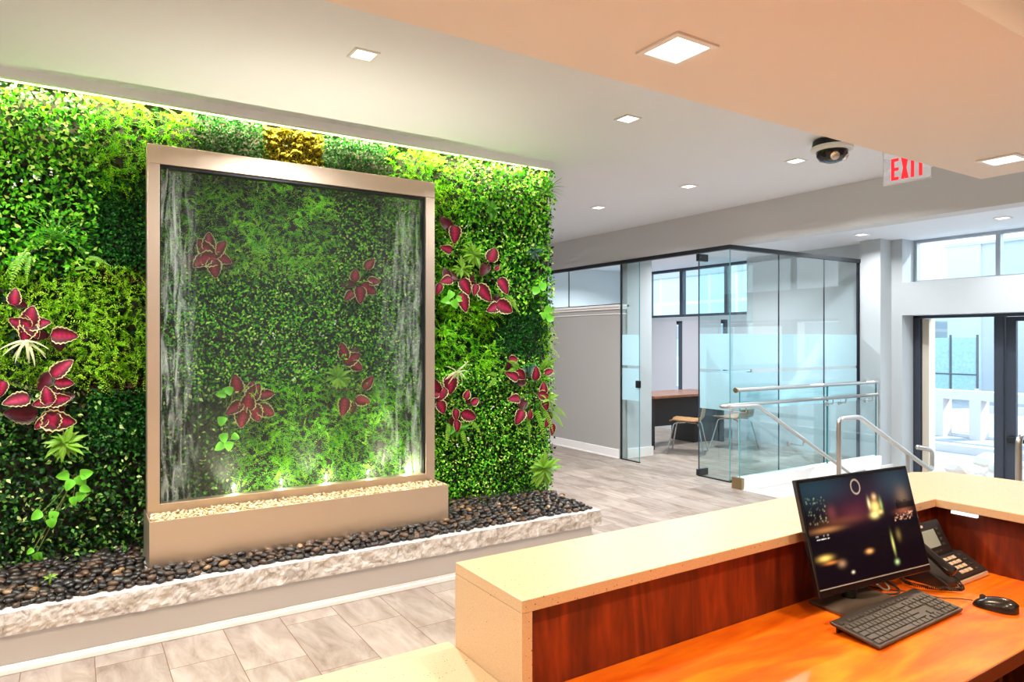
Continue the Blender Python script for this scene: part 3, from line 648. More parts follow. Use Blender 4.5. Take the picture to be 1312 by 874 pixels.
# ---- single plants set into the wall
col_m = leafmat('coleus_leaf', [(0.0, (0.44, 0.006, 0.075)), (0.12, (0.27, 0.004, 0.032)), (0.34, (0.12, 0.002, 0.012)), (0.64, (0.035, 0.002, 0.004)), (0.76, (0.10, 0.04, 0.01)), (0.86, (0.58, 0.45, 0.22)), (1.0, (0.75, 0.68, 0.36))], 0.12, 0.6)
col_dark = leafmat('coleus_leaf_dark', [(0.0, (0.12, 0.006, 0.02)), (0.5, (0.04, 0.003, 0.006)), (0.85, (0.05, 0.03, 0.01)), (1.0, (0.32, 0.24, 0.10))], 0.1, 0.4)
plain = {k: leafmat('blade_'+k, s, .35, .35) for k, s in {
  'lime': [(0.0, (0.30, 0.55, 0.05)), (0.7, (0.14, 0.38, 0.02)), (1.0, (0.45, 0.60, 0.12))],
  'pale': [(0.0, (0.55, 0.60, 0.30)), (1.0, (0.72, 0.68, 0.42))],
  'green': [(0.0, (0.10, 0.36, 0.02)), (1.0, (0.04, 0.22, 0.01))],
  'teal': [(0.0, (0.10, 0.20, 0.12)), (0.7, (0.012, 0.07, 0.05)), (1.0, (0.02, 0.10, 0.06))],
  'pothos': [(0.0, (0.16, 0.62, 0.03)), (1.0, (0.24, 0.66, 0.06))],
  'fern': [(0.0, (0.16, 0.42, 0.02)), (1.0, (0.36, 0.60, 0.07))]}.items()}
stem_m = pbr('plant_stem', (0.10, 0.12, 0.02), 0.6)
def blade(base, dirv, nrm, L0, W0, shape='ovate', curl=0.25, cup=0.12, serr=0.0, nl=12, nw=7):
    base, dirv, nrm = Vector(base), Vector(dirv).normalized(), Vector(nrm).normalized()
    sd = dirv.cross(nrm).normalized(); nrm = sd.cross(dirv).normalized(); v = []; at = []
    for i in range(nl+1):
        t = i/nl
        if shape == 'ovate': w = (math.sin(math.pi*min(1, t**0.66))**0.7)*(1 if t < .99 else 0)
        elif shape == 'lance': w = math.sin(math.pi*t**0.75)**1.1
        elif shape == 'strap': w = (1-t)**0.5*min(1, t*6+.5)
        elif shape == 'heart': w = min(1, (t*7)**.5)*math.cos(math.pi/2*t**1.5)**.8 if t < 1 else 0
        w = max(w, 0.02); sr = 1+(serr*(1 if i % 2 else -1) if 0 < i < nl else 0)
        for j in range(nw):
            q = -1+2*j/(nw-1)
            p = base+dirv*(L0*t*(1-curl*.3*t))+nrm*(-curl*L0*t*t+cup*W0*(abs(q)**1.5)*w)+sd*(q*W0*.5*w*sr)
            v.append(p)
            ed = max(abs(q)**1.6, (max(0, t-.8)/.2)**2, (max(0, .1-t)/.1)*.7)
            at.append(max(0, min(1, ed+.14*noise.noise(p*70)+(.10 if i % 2 else 0)*(1-abs(q)))))
    f = [(i*nw+j, i*nw+j+1, (i+1)*nw+j+1, (i+1)*nw+j) for i in range(nl) for j in range(nw-1)]
    return v, f, at
def add_leaf(name, parent, m, *a, **k):
    v, f, at = blade(*a, **k); o = MB().add(v, f).build(name, m, parent, attr=at, smooth=True, angle=0); return o
def dirang(deg, out=0.35): # tip direction as a clock angle seen from the lobby
    return Vector((math.sin(R(deg)), -out, math.cos(R(deg))))
def leafplant(name, label, cat, m, centre, leaves, shape='ovate', group=None, asp=0.72, yb=None, serr=0.07, curl=0.3, lname='leaf', tilt=0.5):
    yb = YW-0.10 if yb is None else yb
    c = ony(*centre, yb+0.10); t = thing(name, c, label, cat, group)
    for i, (u, v, lp, ang) in enumerate(leaves):
        p = ony(u, v, yb-0.015*random.random()); dep = p.x*FWD[0]+p.y*FWD[1]; L0 = lp/FX*dep*1.12
        dv = dirang(ang, 0.15+0.3*random.random()); b = p-dv.normalized()*L0*.5
        nv = Vector((random.uniform(-tilt, tilt)*.6-.25, -1, random.uniform(-.1, tilt)))
        add_leaf(lname, t, m, b, dv, nv, L0, L0*asp*random.uniform(.85, 1.1), shape, curl=curl, serr=serr)
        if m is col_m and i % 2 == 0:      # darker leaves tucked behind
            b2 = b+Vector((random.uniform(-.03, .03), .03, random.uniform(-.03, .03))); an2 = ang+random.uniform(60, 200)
            tag(add_leaf(lname, t, col_dark, b2, dirang(an2, .1), nv, L0*.9, L0*.62, shape, curl=curl, serr=serr), 'dark purple coleus leaf')
        if shape in ('ovate', 'heart'):
            MB().tube([b, b*.5+c*.5+Vector((0, 0, -.01)), c+Vector((0, .03, 0))], [.0022, .0022, .003], 6).build('stem', stem_m, t, smooth=True)
    return t
def cr(o, s, L): return [(o[0]+x/s, o[1]+y/s, l/s, a) for x, y, l, a in L]
CG = 'coleus plants in the green wall'
leafplant('coleus_plant', 'red coleus with cream leaf edges nearest the upper right of the fountain frame', 'plant', col_m, (610, 355), cr((550, 280), 7.282, [
 (243, 150, 165, 180), (165, 285, 120, 280), (595, 330, 150, 20), (640, 455, 70, 40), (165, 575, 130, 262), (90, 660, 110, 200), (345, 640, 160, 150),
 (325, 785, 180, 165), (520, 700, 200, 140), (705, 635, 170, 140), (600, 835, 140, 250), (715, 830, 180, 115), (430, 665, 110, 200)]), group=CG)
leafplant('coleus_plant', 'red coleus under the pale air plant, beside the right upright of the fountain', 'plant', col_m, (580, 515), cr((550, 440), 7.286, [
 (60, 400, 150, 330), (200, 390, 170, 185), (110, 480, 150, 215), (40, 470, 120, 270), (120, 600, 130, 160), (250, 670, 110, 185), (385, 680, 175, 112), (265, 780, 120, 170), (355, 475, 90, 20), (435, 540, 95, 60)]), group=CG)
leafplant('coleus_plant', 'red coleus among fern fronds at the right edge of the planted wall', 'plant', col_m, (680, 500), cr((550, 440), 7.286, [
 (780, 300, 145, 300), (1000, 280, 130, 0), (1125, 262, 100, 65), (800, 515, 135, 275), (845, 690, 150, 215), (945, 665, 90, 10), (1070, 415, 110, 0), (1080, 490, 120, 100), (1090, 580, 100, 165), (1105, 740, 100, 200), (1155, 810, 110, 175), (860, 300, 120, 140), (795, 150, 100, 90)]), group=CG)
leafplant('coleus_plant', 'opened red coleus rosette above the pale air plant at the far left', 'plant', col_m, (38, 415), cr((0, 360), 4.367, [
 (80, 85, 95, 0), (170, 195, 110, 10), (110, 240, 110, 290), (215, 235, 115, 75), (150, 285, 120, 200), (185, 275, 100, 150), (140, 225, 80, 340)]), group=CG)
leafplant('coleus_plant', 'single red coleus leaf standing out from the yellow-green foliage left of the fountain', 'plant', col_m, (84, 428), cr((0, 360), 4.367, [(360, 305, 125, 92)]), group=CG)
leafplant('coleus_plant', 'red and pink coleus cluster low on the far left of the planted wall', 'plant', col_m, (68, 505), cr((0, 360), 4.367, [
 (345, 485, 130, 40), (360, 570, 90, 100), (265, 640, 100, 350), (330, 665, 110, 80), (235, 680, 100, 260), (300, 700, 90, 170), (330, 785, 170, 100), (285, 800, 120, 190), (225, 800, 80, 230), (90, 665, 125, 268), (8, 605, 90, 190)]), group=CG)
yb2 = YW-0.05
leafplant('coleus_plant', 'dim pink coleus behind the upper left of the water glass', 'plant', col_m, (268, 325), [(262, 318, 28, 320), (280, 318, 28, 30), (272, 332, 26, 90), (258, 334, 24, 240), (275, 344, 24, 170), (287, 332, 22, 110), (268, 310, 24, 0)], group=CG, yb=yb2)
leafplant('coleus_plant', 'dim red coleus behind the upper right of the water glass', 'plant', col_m, (462, 365), [(455, 352, 16, 0), (474, 337, 18, 30), (474, 371, 24, 120), (447, 379, 16, 230), (462, 378, 22, 180), (480, 360, 16, 80)], group=CG, yb=yb2)
leafplant('coleus_plant', 'dark coleus rosette behind the lower left of the water glass', 'plant', col_m, (316, 515), [(303, 492, 24, 350), (326, 502, 24, 30), (342, 505, 22, 80), (318, 514, 24, 0), (300, 523, 24, 240), (310, 536, 24, 200), (328, 530, 24, 160), (342, 527, 24, 120), (322, 497, 18, 10)], group=CG, yb=yb2)
leafplant('coleus_plant', 'dark coleus round lime foliage behind the lower right of the water glass', 'plant', col_m, (450, 485), [(440, 450, 22, 340), (452, 459, 24, 60), (472, 490, 20, 30), (441, 522, 24, 190), (466, 514, 20, 110), (458, 470, 18, 120)], group=CG, yb=yb2)

def rosette(name, label, cat, m, centre, rad_px, n, shape, asp, y, droop=0.2, curl=.3, group=None, a0=0, a1=360, lname='leaf', out=.5):
    c = ony(*centre, y); dep = c.x*FWD[0]+c.y*FWD[1]; t = thing(name, c, label, cat, group)
    for i in range(n):
        ang = a0+(a1-a0)*(i+random.uniform(-.3, .3))/n; L0 = rad_px/FX*dep*random.uniform(.75, 1.15)
        o_ = out*random.uniform(.3, 1.4); dv = Vector((math.sin(R(ang)), -o_, math.cos(R(ang))-droop))
        nv = Vector((math.sin(R(ang))*.8*o_, -.7, .5+math.cos(R(ang))*.5*o_))
        add_leaf(lname, t, m, c+Vector((random.uniform(-.01, .01), 0, random.uniform(-.01, .01))), dv, nv, L0, L0*asp, shape, curl=curl, nl=10, nw=5, serr=0)
    return t
AG = 'pale air plants'
rosette('air_plant', 'pale air plant with curling strap leaves beside the fountain frame', 'plant', plain['pale'], (586, 476), 23, 13, 'strap', .10, YW-.11, droop=.25, curl=.6, group=AG)
rosette('air_plant', 'pale air plant hanging under the opened coleus at far left', 'plant', plain['pale'], (33, 437), 30, 12, 'strap', .13, YW-.11, droop=.25, curl=.4, group=AG, a0=80, a1=290)
LG = 'lime leafy plants'
for lab, c_, r_, nn, yy in (('lime-leaved plant in the middle of the coleus right of the fountain top', (607, 326), 19, 26, YW-.06), ('lime-leaved plant at left end of the upper right coleus', (592, 344), 17, 20, YW-.05),
        ('lime pointed-leaf plant hanging below the low left coleus', (82, 568), 26, 22, YW-.09), ('lime-leaved plant behind the lower right of the water glass', (432, 482), 19, 26, YW-.05),
        ('broad lime rosette at the bottom right corner of the planted wall', (696, 600), 26, 26, YW-.09), ('lime tuft near the right edge below the boxwood square', (703, 512), 15, 10, YW-.10)):
    rosette('lime_leaf_plant', lab, 'plant', plain['lime'], c_, r_, nn, 'lance', .28, yy, group=LG)
    if 'upper right' in lab or 'middle' in lab:
        pass
rosette('tufted_plant', 'small lime tuft growing up through the dark stones at left', 'plant', plain['lime'], (64, 741), 9, 8, 'lance', .25, 4.02, droop=-.5, out=.1)
GG = 'grass tufts'
rosette('grass_tuft', 'grassy tuft of thin green blades at the left above the fern', 'plant', plain['green'], (72, 305), 44, 34, 'strap', .035, YW-.07, droop=.1, curl=.5, group=GG, a0=-110, a1=110)
rosette('grass_tuft', 'grassy tuft at the top right corner of the planted wall', 'plant', plain['green'], (700, 246), 30, 40, 'strap', .035, YW-.08, droop=.1, curl=.5, group=GG, a0=-110, a1=110)
TG = 'dark broad-leaved plants'
rosette('broad_leaf_plant', 'dark blue-green leaves between the fern fronds near the right edge', 'plant', plain['teal'], (676, 480), 18, 8, 'lance', .42, YW-.07, droop=0, group=TG, a0=-80, a1=130)
rosette('broad_leaf_plant', 'dark blue-green leaves at the upper right of the planted wall', 'plant', plain['teal'], (684, 322), 15, 9, 'lance', .42, YW-.07, group=TG)
rosette('broad_leaf_plant', 'wide green leaf pair high right of the fountain', 'plant', plain['green'], (631, 268), 15, 7, 'ovate', .6, YW-.07, group=TG)
rosette('broad_leaf_plant', 'glossy green leaves under the coleus beside the fountain upright', 'plant', plain['green'], (585, 548), 20, 9, 'lance', .4, YW-.07, group=TG, a0=60, a1=300)
def pothos(label, centre, spots):
    leafplant('pothos_vine', label, 'plant', plain['pothos'], centre, [(u, v, l, a) for u, v, l, a in spots], shape='heart', asp=.85, group='bright pothos vines', serr=0, yb=YW-.09)
pothos('bright heart-leaved vine low on the left of the planted wall', (97, 608), [(88, 622, 15, 220), (80, 610, 14, 260), (104, 617, 15, 160), (111, 607, 14, 80), (103, 637, 13, 190), (94, 643, 12, 180), (110, 627, 13, 120), (68, 662, 13, 200), (66, 671, 12, 180), (46, 661, 14, 240), (49, 714, 12, 170), (38, 707, 9, 240)])
pothos('bright vine leaves behind the glass, left of the dark coleus', (292, 540), [(284, 540, 12, 200), (287, 562, 13, 170), (293, 572, 12, 190), (281, 573, 12, 230), (302, 560, 10, 120), (283, 505, 12, 270), (292, 500, 12, 300)])
pothos('small vine leaves under the lowest coleus right of the fountain top', (580, 388), [(577, 378, 13, 220), (571, 385, 12, 260), (583, 390, 12, 150), (590, 383, 11, 90)])
pothos('vine leaves at the right edge beside the dark boxwood square', (690, 370), [(688, 372, 12, 80), (697, 366, 13, 60), (703, 398, 12, 100), (697, 405, 10, 170), (706, 408, 12, 90)])

def frond(parent, base, tipdir, L0, W0, n=15, sag=.3):
    base = Vector(base); d = Vector(tipdir).normalized(); nv = Vector((-.2, -1, .15)); sd = d.cross(nv).normalized(); nv = sd.cross(d).normalized()
    pts = [base+d*(L0*t)-Vector((0, 0, 1))*sag*L0*t*t+nv*(.12*L0*math.sin(math.pi*t)) for t in [i/n for i in range(n+1)]]
    V = []; F = []; A = []
    for i in range(1, n+1):
        t = i/n; tn = (pts[i]-pts[i-1]).normalized(); w = W0*.5*math.sin(math.pi*min(1, .12+t*.88))**.7*(1.05-.55*t)
        for s in (-1, 1):
            dv = (sd*s+tn*.45+Vector((0, 0, -.12)))
            v, f, at = blade(pts[i], dv, nv, max(w, .004), L0/n*.85, 'lance', curl=.2, nl=4, nw=3)
            o = len(V); V += v; F += [tuple(q+o for q in ff) for ff in f]; A += [t*.8]*len(v)
    mb = MB().add(V, F); nb = len(mb.v); mb.tube(pts, .0016, 5)
    mb.build('frond', plain['fern'], parent, attr=A+[.1]*(len(mb.v)-nb), smooth=True, angle=0)
def fern(label, fr):
    u0, v0 = fr[0][0], fr[0][1]; t = thing('fern_plant', ony(u0, v0, YW), label, 'plant', 'ferns')
    for (u, v, ang, lp, wp) in fr:
        b = ony(u, v, YW-.06); dep = b.x*FWD[0]+b.y*FWD[1]; frond(t, b, dirang(ang, .3), lp/FX*dep, wp/FX*dep)
fern('fern with yellow-green frond at the right of the planted wall, above a coleus', [(664, 473, 312, 32, 12), (662, 476, 290, 22, 9), (693, 474, 15, 26, 11), (700, 470, 35, 20, 9)])
fern('fern fronds hanging among the coleus at the right edge', [(686, 525, 165, 32, 13), (692, 520, 150, 30, 12), (676, 535, 185, 24, 9), (706, 522, 110, 22, 12), (704, 528, 130, 24, 12)])
fern('fern fronds hanging under the coleus beside the fountain', [(575, 542, 200, 28, 11), (588, 545, 165, 30, 11), (600, 538, 130, 22, 10)])
fern('small green fern at left of the right edge coleus', [(636, 485, 250, 20, 10), (636, 482, 300, 18, 9), (640, 480, 20, 14, 8)])
fern('large yellow-green fern frond at the far left edge', [(34, 322, 205, 42, 17), (38, 326, 185, 30, 12), (30, 330, 230, 26, 10)])
fern('green fern frond beside the lowest leaf of the upper right coleus', [(648, 382, 130, 24, 11), (644, 378, 110, 20, 9)])
fern('green fern frond left of the brown moss strip', [(112, 330, 95, 26, 10), (96, 345, 70, 20, 7)])

# =====================================================================  FOUNTAIN
fr = thing('glass_fountain', (1.23, 4.3, 0.289), 'tall stainless steel framed glass water wall standing on a long steel trough', 'fountain')
FX0, FX1, FZ0, FZ1, YF = 0.345, 2.12, 0.56, 2.622, 4.30
MB().box(FX0, FX0+0.063, YF, YF+0.09, 0.30, FZ1-0.108).build('frame_upright', steel_m, fr, bevel=0.002)
MB().box(FX1-0.068, FX1, YF, YF+0.09, 0.30, FZ1-0.108).build('frame_upright', steel_m, fr, bevel=0.002)
MB().box(FX0, FX1, YF-0.002, YF+0.09, FZ1-0.107, FZ1).build('frame_top_bar', steel_m, fr, bevel=0.002)
MB().box(FX0+0.063, FX1-0.068, YF, YF+0.07, 0.50, 0.600).build('frame_bottom_bar', steel_m, fr, bevel=0.002)
MB().box(FX0+0.063, FX0+0.069, YF+0.012, YF+0.075, 0.6, FZ1-0.108).box(FX1-0.08, FX1-0.068, YF+0.012, YF+0.075, 0.6, FZ1-0.108).box(FX0+0.069, FX1-0.08, YF+0.012, YF+0.075, FZ1-0.122, FZ1-0.108).build('frame_gasket', black_metal, fr)
MB().box(FX0+0.069, FX1-0.08, YF+0.035, YF+0.047, 0.6, FZ1-0.122).build('water_glass', water_m, fr)
TX0, TX1, TY0, TY1, TZ0, TZ1 = 0.335, 2.10, 4.055, 4.40, 0.295, 0.562
w_ = 0.008
tr = MB().box(TX0, TX1, TY0, TY0+w_, TZ0, TZ1).box(TX0, TX1, TY1-w_, TY1, TZ0, TZ1-0.01).box(TX0, TX0+w_, TY0+w_, TY1-w_, TZ0, TZ1).box(TX1-w_, TX1, TY0+w_, TY1-w_, TZ0, TZ1)
tr.box(TX0+w_, TX1-w_, TY0+w_, TY1-w_, TZ0, TZ1-0.05).build('trough', steel_m, fr, bevel=0.0015)

# pebbles
def stone(seed):
    g = random.Random(seed); v = []; f = []
    import bmesh as bm_
    b = bm_.new(); bm_.ops.create_icosphere(b, subdivisions=2, radius=0.5)
    ox = Vector((g.random()*9, g.random()*9, g.random()*9))
    for q in b.verts: q.co *= 1+.28*noise.noise(q.co*1.8+ox)
    b.verts.ensure_lookup_table(); v = [tuple((q.co.x, q.co.y*g.uniform(.7, .7), q.co.z*.52)) for q in b.verts]; f = [tuple(x.index for x in fc.verts) for fc in b.faces]; b.free()
    return np.array(v), np.array(f)
STN = [stone(i) for i in range(6)]
def pebmat(name, stops, rough, use_attr):
    m, nt, out = newmat(name)
    s = N(nt, 'ShaderNodeAttribute', attribute_name='rnd').outputs['Fac'] if use_attr else N(nt, 'ShaderNodeObjectInfo').outputs['Random']
    rp = ramp(nt, stops, s); p = N(nt, 'ShaderNodeBsdfPrincipled', i_Roughness=rough); L(nt, rp.outputs[0], p.inputs['Base Color']); L(nt, p.outputs[0], out.inputs[0]); return m
DK = [(0.0, (0.008, 0.008, 0.009)), (0.5, (0.022, 0.017, 0.014)), (0.82, (0.06, 0.035, 0.022)), (0.96, (0.10, 0.055, 0.03)), (1.0, (0.34, 0.20, 0.09))]
TN = [(0.0, (0.42, 0.27, 0.12)), (0.5, (0.66, 0.47, 0.25)), (1.0, (0.85, 0.68, 0.44))]
def pebbles(spots, mi, ms, nind, name, label, group, stuff_label, cat):
    # spots: (x, y, z, size, near-ness); the nearest ones are single stones, the rest one bed
    spots = sorted(spots, key=lambda s: -s[4]); ind, rest = spots[:nind], spots[nind:]
    prot = {}
    for i, (x, y, z, sz, _) in enumerate(ind):
        k = i % 6
        if k not in prot:
            v, f = STN[k]; o = MB().add([tuple(p) for p in v], [tuple(q) for q in f]).build(name, mi, smooth=True, angle=0); prot[k] = o; tag(o, label, cat, group)
        else: o = prot[k].copy(); C.objects.link(o)
        o.location = (x, y, z); o.scale = (sz, sz, sz); o.rotation_euler = (random.uniform(-.35, .35), random.uniform(-.35, .35), random.uniform(0, 6.28))
    V = []; F = []; A = []; off = 0
    for i, (x, y, z, sz, _) in enumerate(rest):
        v, f = STN[i % 6]
        M = np.array(Matrix.Rotation(random.uniform(0, 6.28), 3, 'Z') @ Matrix.Rotation(random.uniform(-.6, .6), 3, 'X'))
        V.append(v@M.T*sz+np.array([x, y, z])); F.append(f+off); off += len(v); A.append(np.full(len(v), random.random()))
    V = np.concatenate(V); F = np.concatenate(F); A = np.concatenate(A)
    me = bpy.data.meshes.new(name+'_bed'); me.from_pydata(V.tolist(), [], F.tolist()); me.materials.append(ms)
    at = me.attributes.new('rnd', 'FLOAT', 'POINT'); at.data.foreach_set('value', A.astype(np.float32)); me.polygons.foreach_set('use_smooth', [True]*len(me.polygons))
    o = bpy.data.objects.new(name+'_bed', me); C.objects.link(o); tag(o, stuff_label, cat, None, 'stuff')
def scatter(x0, x1, y0, y1, r, tries, ok):
    out = []; grid = {}
    for _ in range(tries):
        x, y = random.uniform(x0, x1), random.uniform(y0, y1)
        if not ok(x, y): continue
        gx, gy = int(x/r), int(y/r)
        if any((x-a)**2+(y-b)**2 < r*r for i in (-1, 0, 1) for j in (-1, 0, 1) for a, b in grid.get((gx+i, gy+j), ())): continue
        grid.setdefault((gx, gy), []).append((x, y)); out.append((x, y))
    return out
def okbed(x, y):
    if TX0-.03 < x < TX1+.03 and y > TY0-.028: return False
    return y > 3.885+.018*noise.noise(Vector((x*6, 0, 0)))
sp = []
for x, y in scatter(-.75, 3.18, 3.86, 4.50, .032, 30000, okbed):
    h = 0.299; vis = 1 if x > -.42 else 0
    sp.append((x, y, h, random.uniform(.042, .062), -99))
for x, y in scatter(-.75, 3.15, 3.91, 4.50, .040, 20000, lambda x, y: okbed(x, y-.02)):
    hh = .316+.03*min(1, (y-3.9)/.3)*(0.6+.4*noise.noise(Vector((x*3, y*3, 0))))
    sp.append((x, y, hh, random.uniform(.042, .066), (-(x*FWD[0]+y*FWD[1]) if x/y > -.075 and x < 3.1 else -50)))
pebbles(sp, pebmat('dark_pebble', DK, .35, False), pebmat('dark_pebble_bed', DK, .35, True), 300, 'river_pebble', 'dark polished river pebble lying in the stone-edged bed around the fountain', 'dark river pebbles in the bed', 'dark polished river pebbles heaped under the planted wall and along the stone ledge', 'pebbles')
sp = []
okt = lambda x, y: TX0+.02 < x < TX1-.02
for x, y in scatter(TX0, TX1, TY0+.02, YF-.012, .0165, 14000, okt): sp.append((x, y, .531, random.uniform(.02, .028), -99))
for x, y in scatter(TX0, TX1, TY0+.024, YF-.015, .021, 9000, okt): sp.append((x, y, .549+.006*random.random(), random.uniform(.02, .03), -(x*FWD[0]+y*FWD[1])))
pebbles(sp, pebmat('tan_pebble', TN, .55, False), pebmat('tan_pebble_bed', TN, .55, True), 300, 'tan_pebble', 'small tan pebble filling the steel trough of the fountain', 'tan pebbles in the fountain trough', 'small tan pebbles filling the steel trough of the fountain', 'pebbles')
# little lamps at the foot of the glass
lamp_m = emis('warm_lamp_glow', (1.0, 0.86, 0.62), 14.0)
for i, (u, v) in enumerate(((299, 636), (360, 628), (417, 622), (471, 616), (520, 610))):
    p = ony(u, v, YF+.10)
    t = thing('fountain_light', (p.x, p.y, .60), '%s small round lamp glowing at the foot of the water glass' % ('leftmost', 'second from left', 'middle', 'second from right', 'rightmost')[i], 'light', 'lamps at the foot of the water glass')
    MB().lathe([(.010, -.03), (.011, .0), (.009, .004)], (p.x, p.y, .62)).build('lamp_body', chrome, t, smooth=True)
    MB().lathe([(.0, 0.004), (.008, .005), (.006, .009), (.001, .010)], (p.x, p.y, .62), seg=16).build('lamp_lens', lamp_m, t, smooth=True)

# =====================================================================  RECEPTION DESK
HC, TC, HD = 0.97, 0.028, 0.75
SX0, YL, YBK, YP = 0.797, 1.202, 1.502, 1.236     # slab left face, inner lip, outer edge, panel face
XL, XP = 2.52, 2.56
rd = thing('reception_desk', (1.8, 1.3, 0), 'L-shaped reception desk body in cherry wood panels', 'desk')
MB().box(SX0+.026, XP+.02, YP, YP+.02, 0.0, HC-TC).build('back_panel', wood_panel, rd)
MB().box(XP, XP+.02, -1.2, YP, 0.0, HC-TC).build('side_panel', wood_panel, rd)
MB().box(SX0+.03, 3.0, 1.40, 1.42, 0.0, HC-TC).box(2.99, 3.01, -1.2, 1.40, 0.0, HC-TC).build('front_panel', quartz_m, rd)
MB().prism([(SX0+.026, .745), (XP, .745), (XP, YP), (SX0+.026, YP)], HD-.035, HD).build('desktop', wood_desk, rd, bevel=.003)
MB().prism([(2.2, -1.2), (XP, -1.2), (XP, .744), (2.2, .744)], HD-.035, HD).build('desktop', wood_desk, rd, bevel=.003)
MB().box(SX0+.027, 2.2, .7425, .745, HD-.035, HD-.001).build('edge_band', pbr('edge_brown', (.16, .03, .006), .4), rd)
MB().box(2.2, XP, .7425, .745, HD-.2, HD-.036).build('front_rail', dark_laminate, rd)
MB().box(2.0, 2.02, .80, YP-.01, 0, HD-.036).box(1.2, 1.22, .80, YP-.01, 0, HD-.036).build('support_panel', wood_panel, rd)
# raised transaction counter, waterfall end at the left
poly = [(SX0, YL), (XL, YL), (XL, -1.2), (3.19, -1.2), (3.17, .5), (3.14, 1.0), (3.115, 1.25), (3.085, 1.40)]+[(3.085-.06*(1-math.cos(R(a))), 1.40+.06*math.sin(R(a))) for a in (30, 60, 90)]+[(2.95, YBK), (SX0, YBK)]
cn = MB().prism(poly, HC-TC, HC).build('transaction_counter', quartz_m, bevel=.002)
tag(cn, 'raised cream speckled quartz counter with waterfall end wrapping the reception desk', 'counter')
MB().box(SX0, SX0+.026, YL, YBK, 0, HC-TC).build('waterfall_end', quartz_m, cn)
MB().box(1.82, 1.8212, YL+.0, YBK, HC, HC+.0004).build('seam', pbr('seam_grey', (.5, .42, .32), .5), cn)
lc = MB().box(-1.2, SX0-.001, .95, 1.537, .734, .762).build('low_counter', quartz_m, bevel=.002)
tag(lc, 'low cream quartz counter left of the raised counter end', 'counter')
MB().box(-1.1, SX0-.02, 1.02, 1.46, 0, .734).build('counter_base', quartz_m, lc)
tag(MB().box(XP-.012, XP, 1.085, 1.165, HC-TC-.018, HC-TC-.008).build('white_clip', emis('clip_glow_white', (1, .93, .88), 1.2)), 'tiny white clip fixed under the right counter beside the phone', 'light')  # small white clip, a glow added to its material

# --- monitor
MBL, MBR = Vector((1.708, 1.110, .818)), Vector((2.198, 1.064, .818))
wx = (MBR-MBL).normalized(); W = .499; H_ = .318
fw = Vector((wx.y, -wx.x, 0))                       # towards the user
upv = (Vector((0, 0, 1))*math.cos(R(14.5))-fw*math.sin(R(14.5))).normalized(); nrm = wx.cross(upv).normalized()
if nrm.dot(fw) < 0: nrm = -nrm
mo = thing('computer_monitor', (1.93, 1.15, HD), 'black flat computer monitor showing a dark night city picture', 'monitor')
cc = MBL+wx*W/2+upv*H_/2
MB().obox(cc-nrm*.008, wx, upv, nrm, W/2, H_/2, .008).build('casing', gloss_black, mo, bevel=.003)
MB().obox(cc-nrm*.026-upv*.01, wx, upv, nrm, W*.3, H_*.3, .012).build('rear_housing', black_plastic, mo, bevel=.008)
MB().obox(MBL+wx*W/2+upv*.019+nrm*.0012, wx, upv, nrm, W/2-.005, .0013, .001).build('chin_line', pbr('chin_grey', (.35, .38, .40), .3), mo)
fc = Vector((1.925, 1.12, HD))
MB().obox(fc+Vector((0, 0, .006)), wx, fw, (0, 0, 1), .125, .082, .006).build('stand_foot', pbr('foot_grey', (.16, .13, .11), .3, metal=.4), mo, bevel=.004)
nk = Vector((1.935, 1.165, HD+.01))
MB().tube([nk, nk+Vector((0, .0, .12)), cc-nrm*.04], [.022, .02, .02], 12).build('stand_neck', black_plastic, mo, smooth=True)
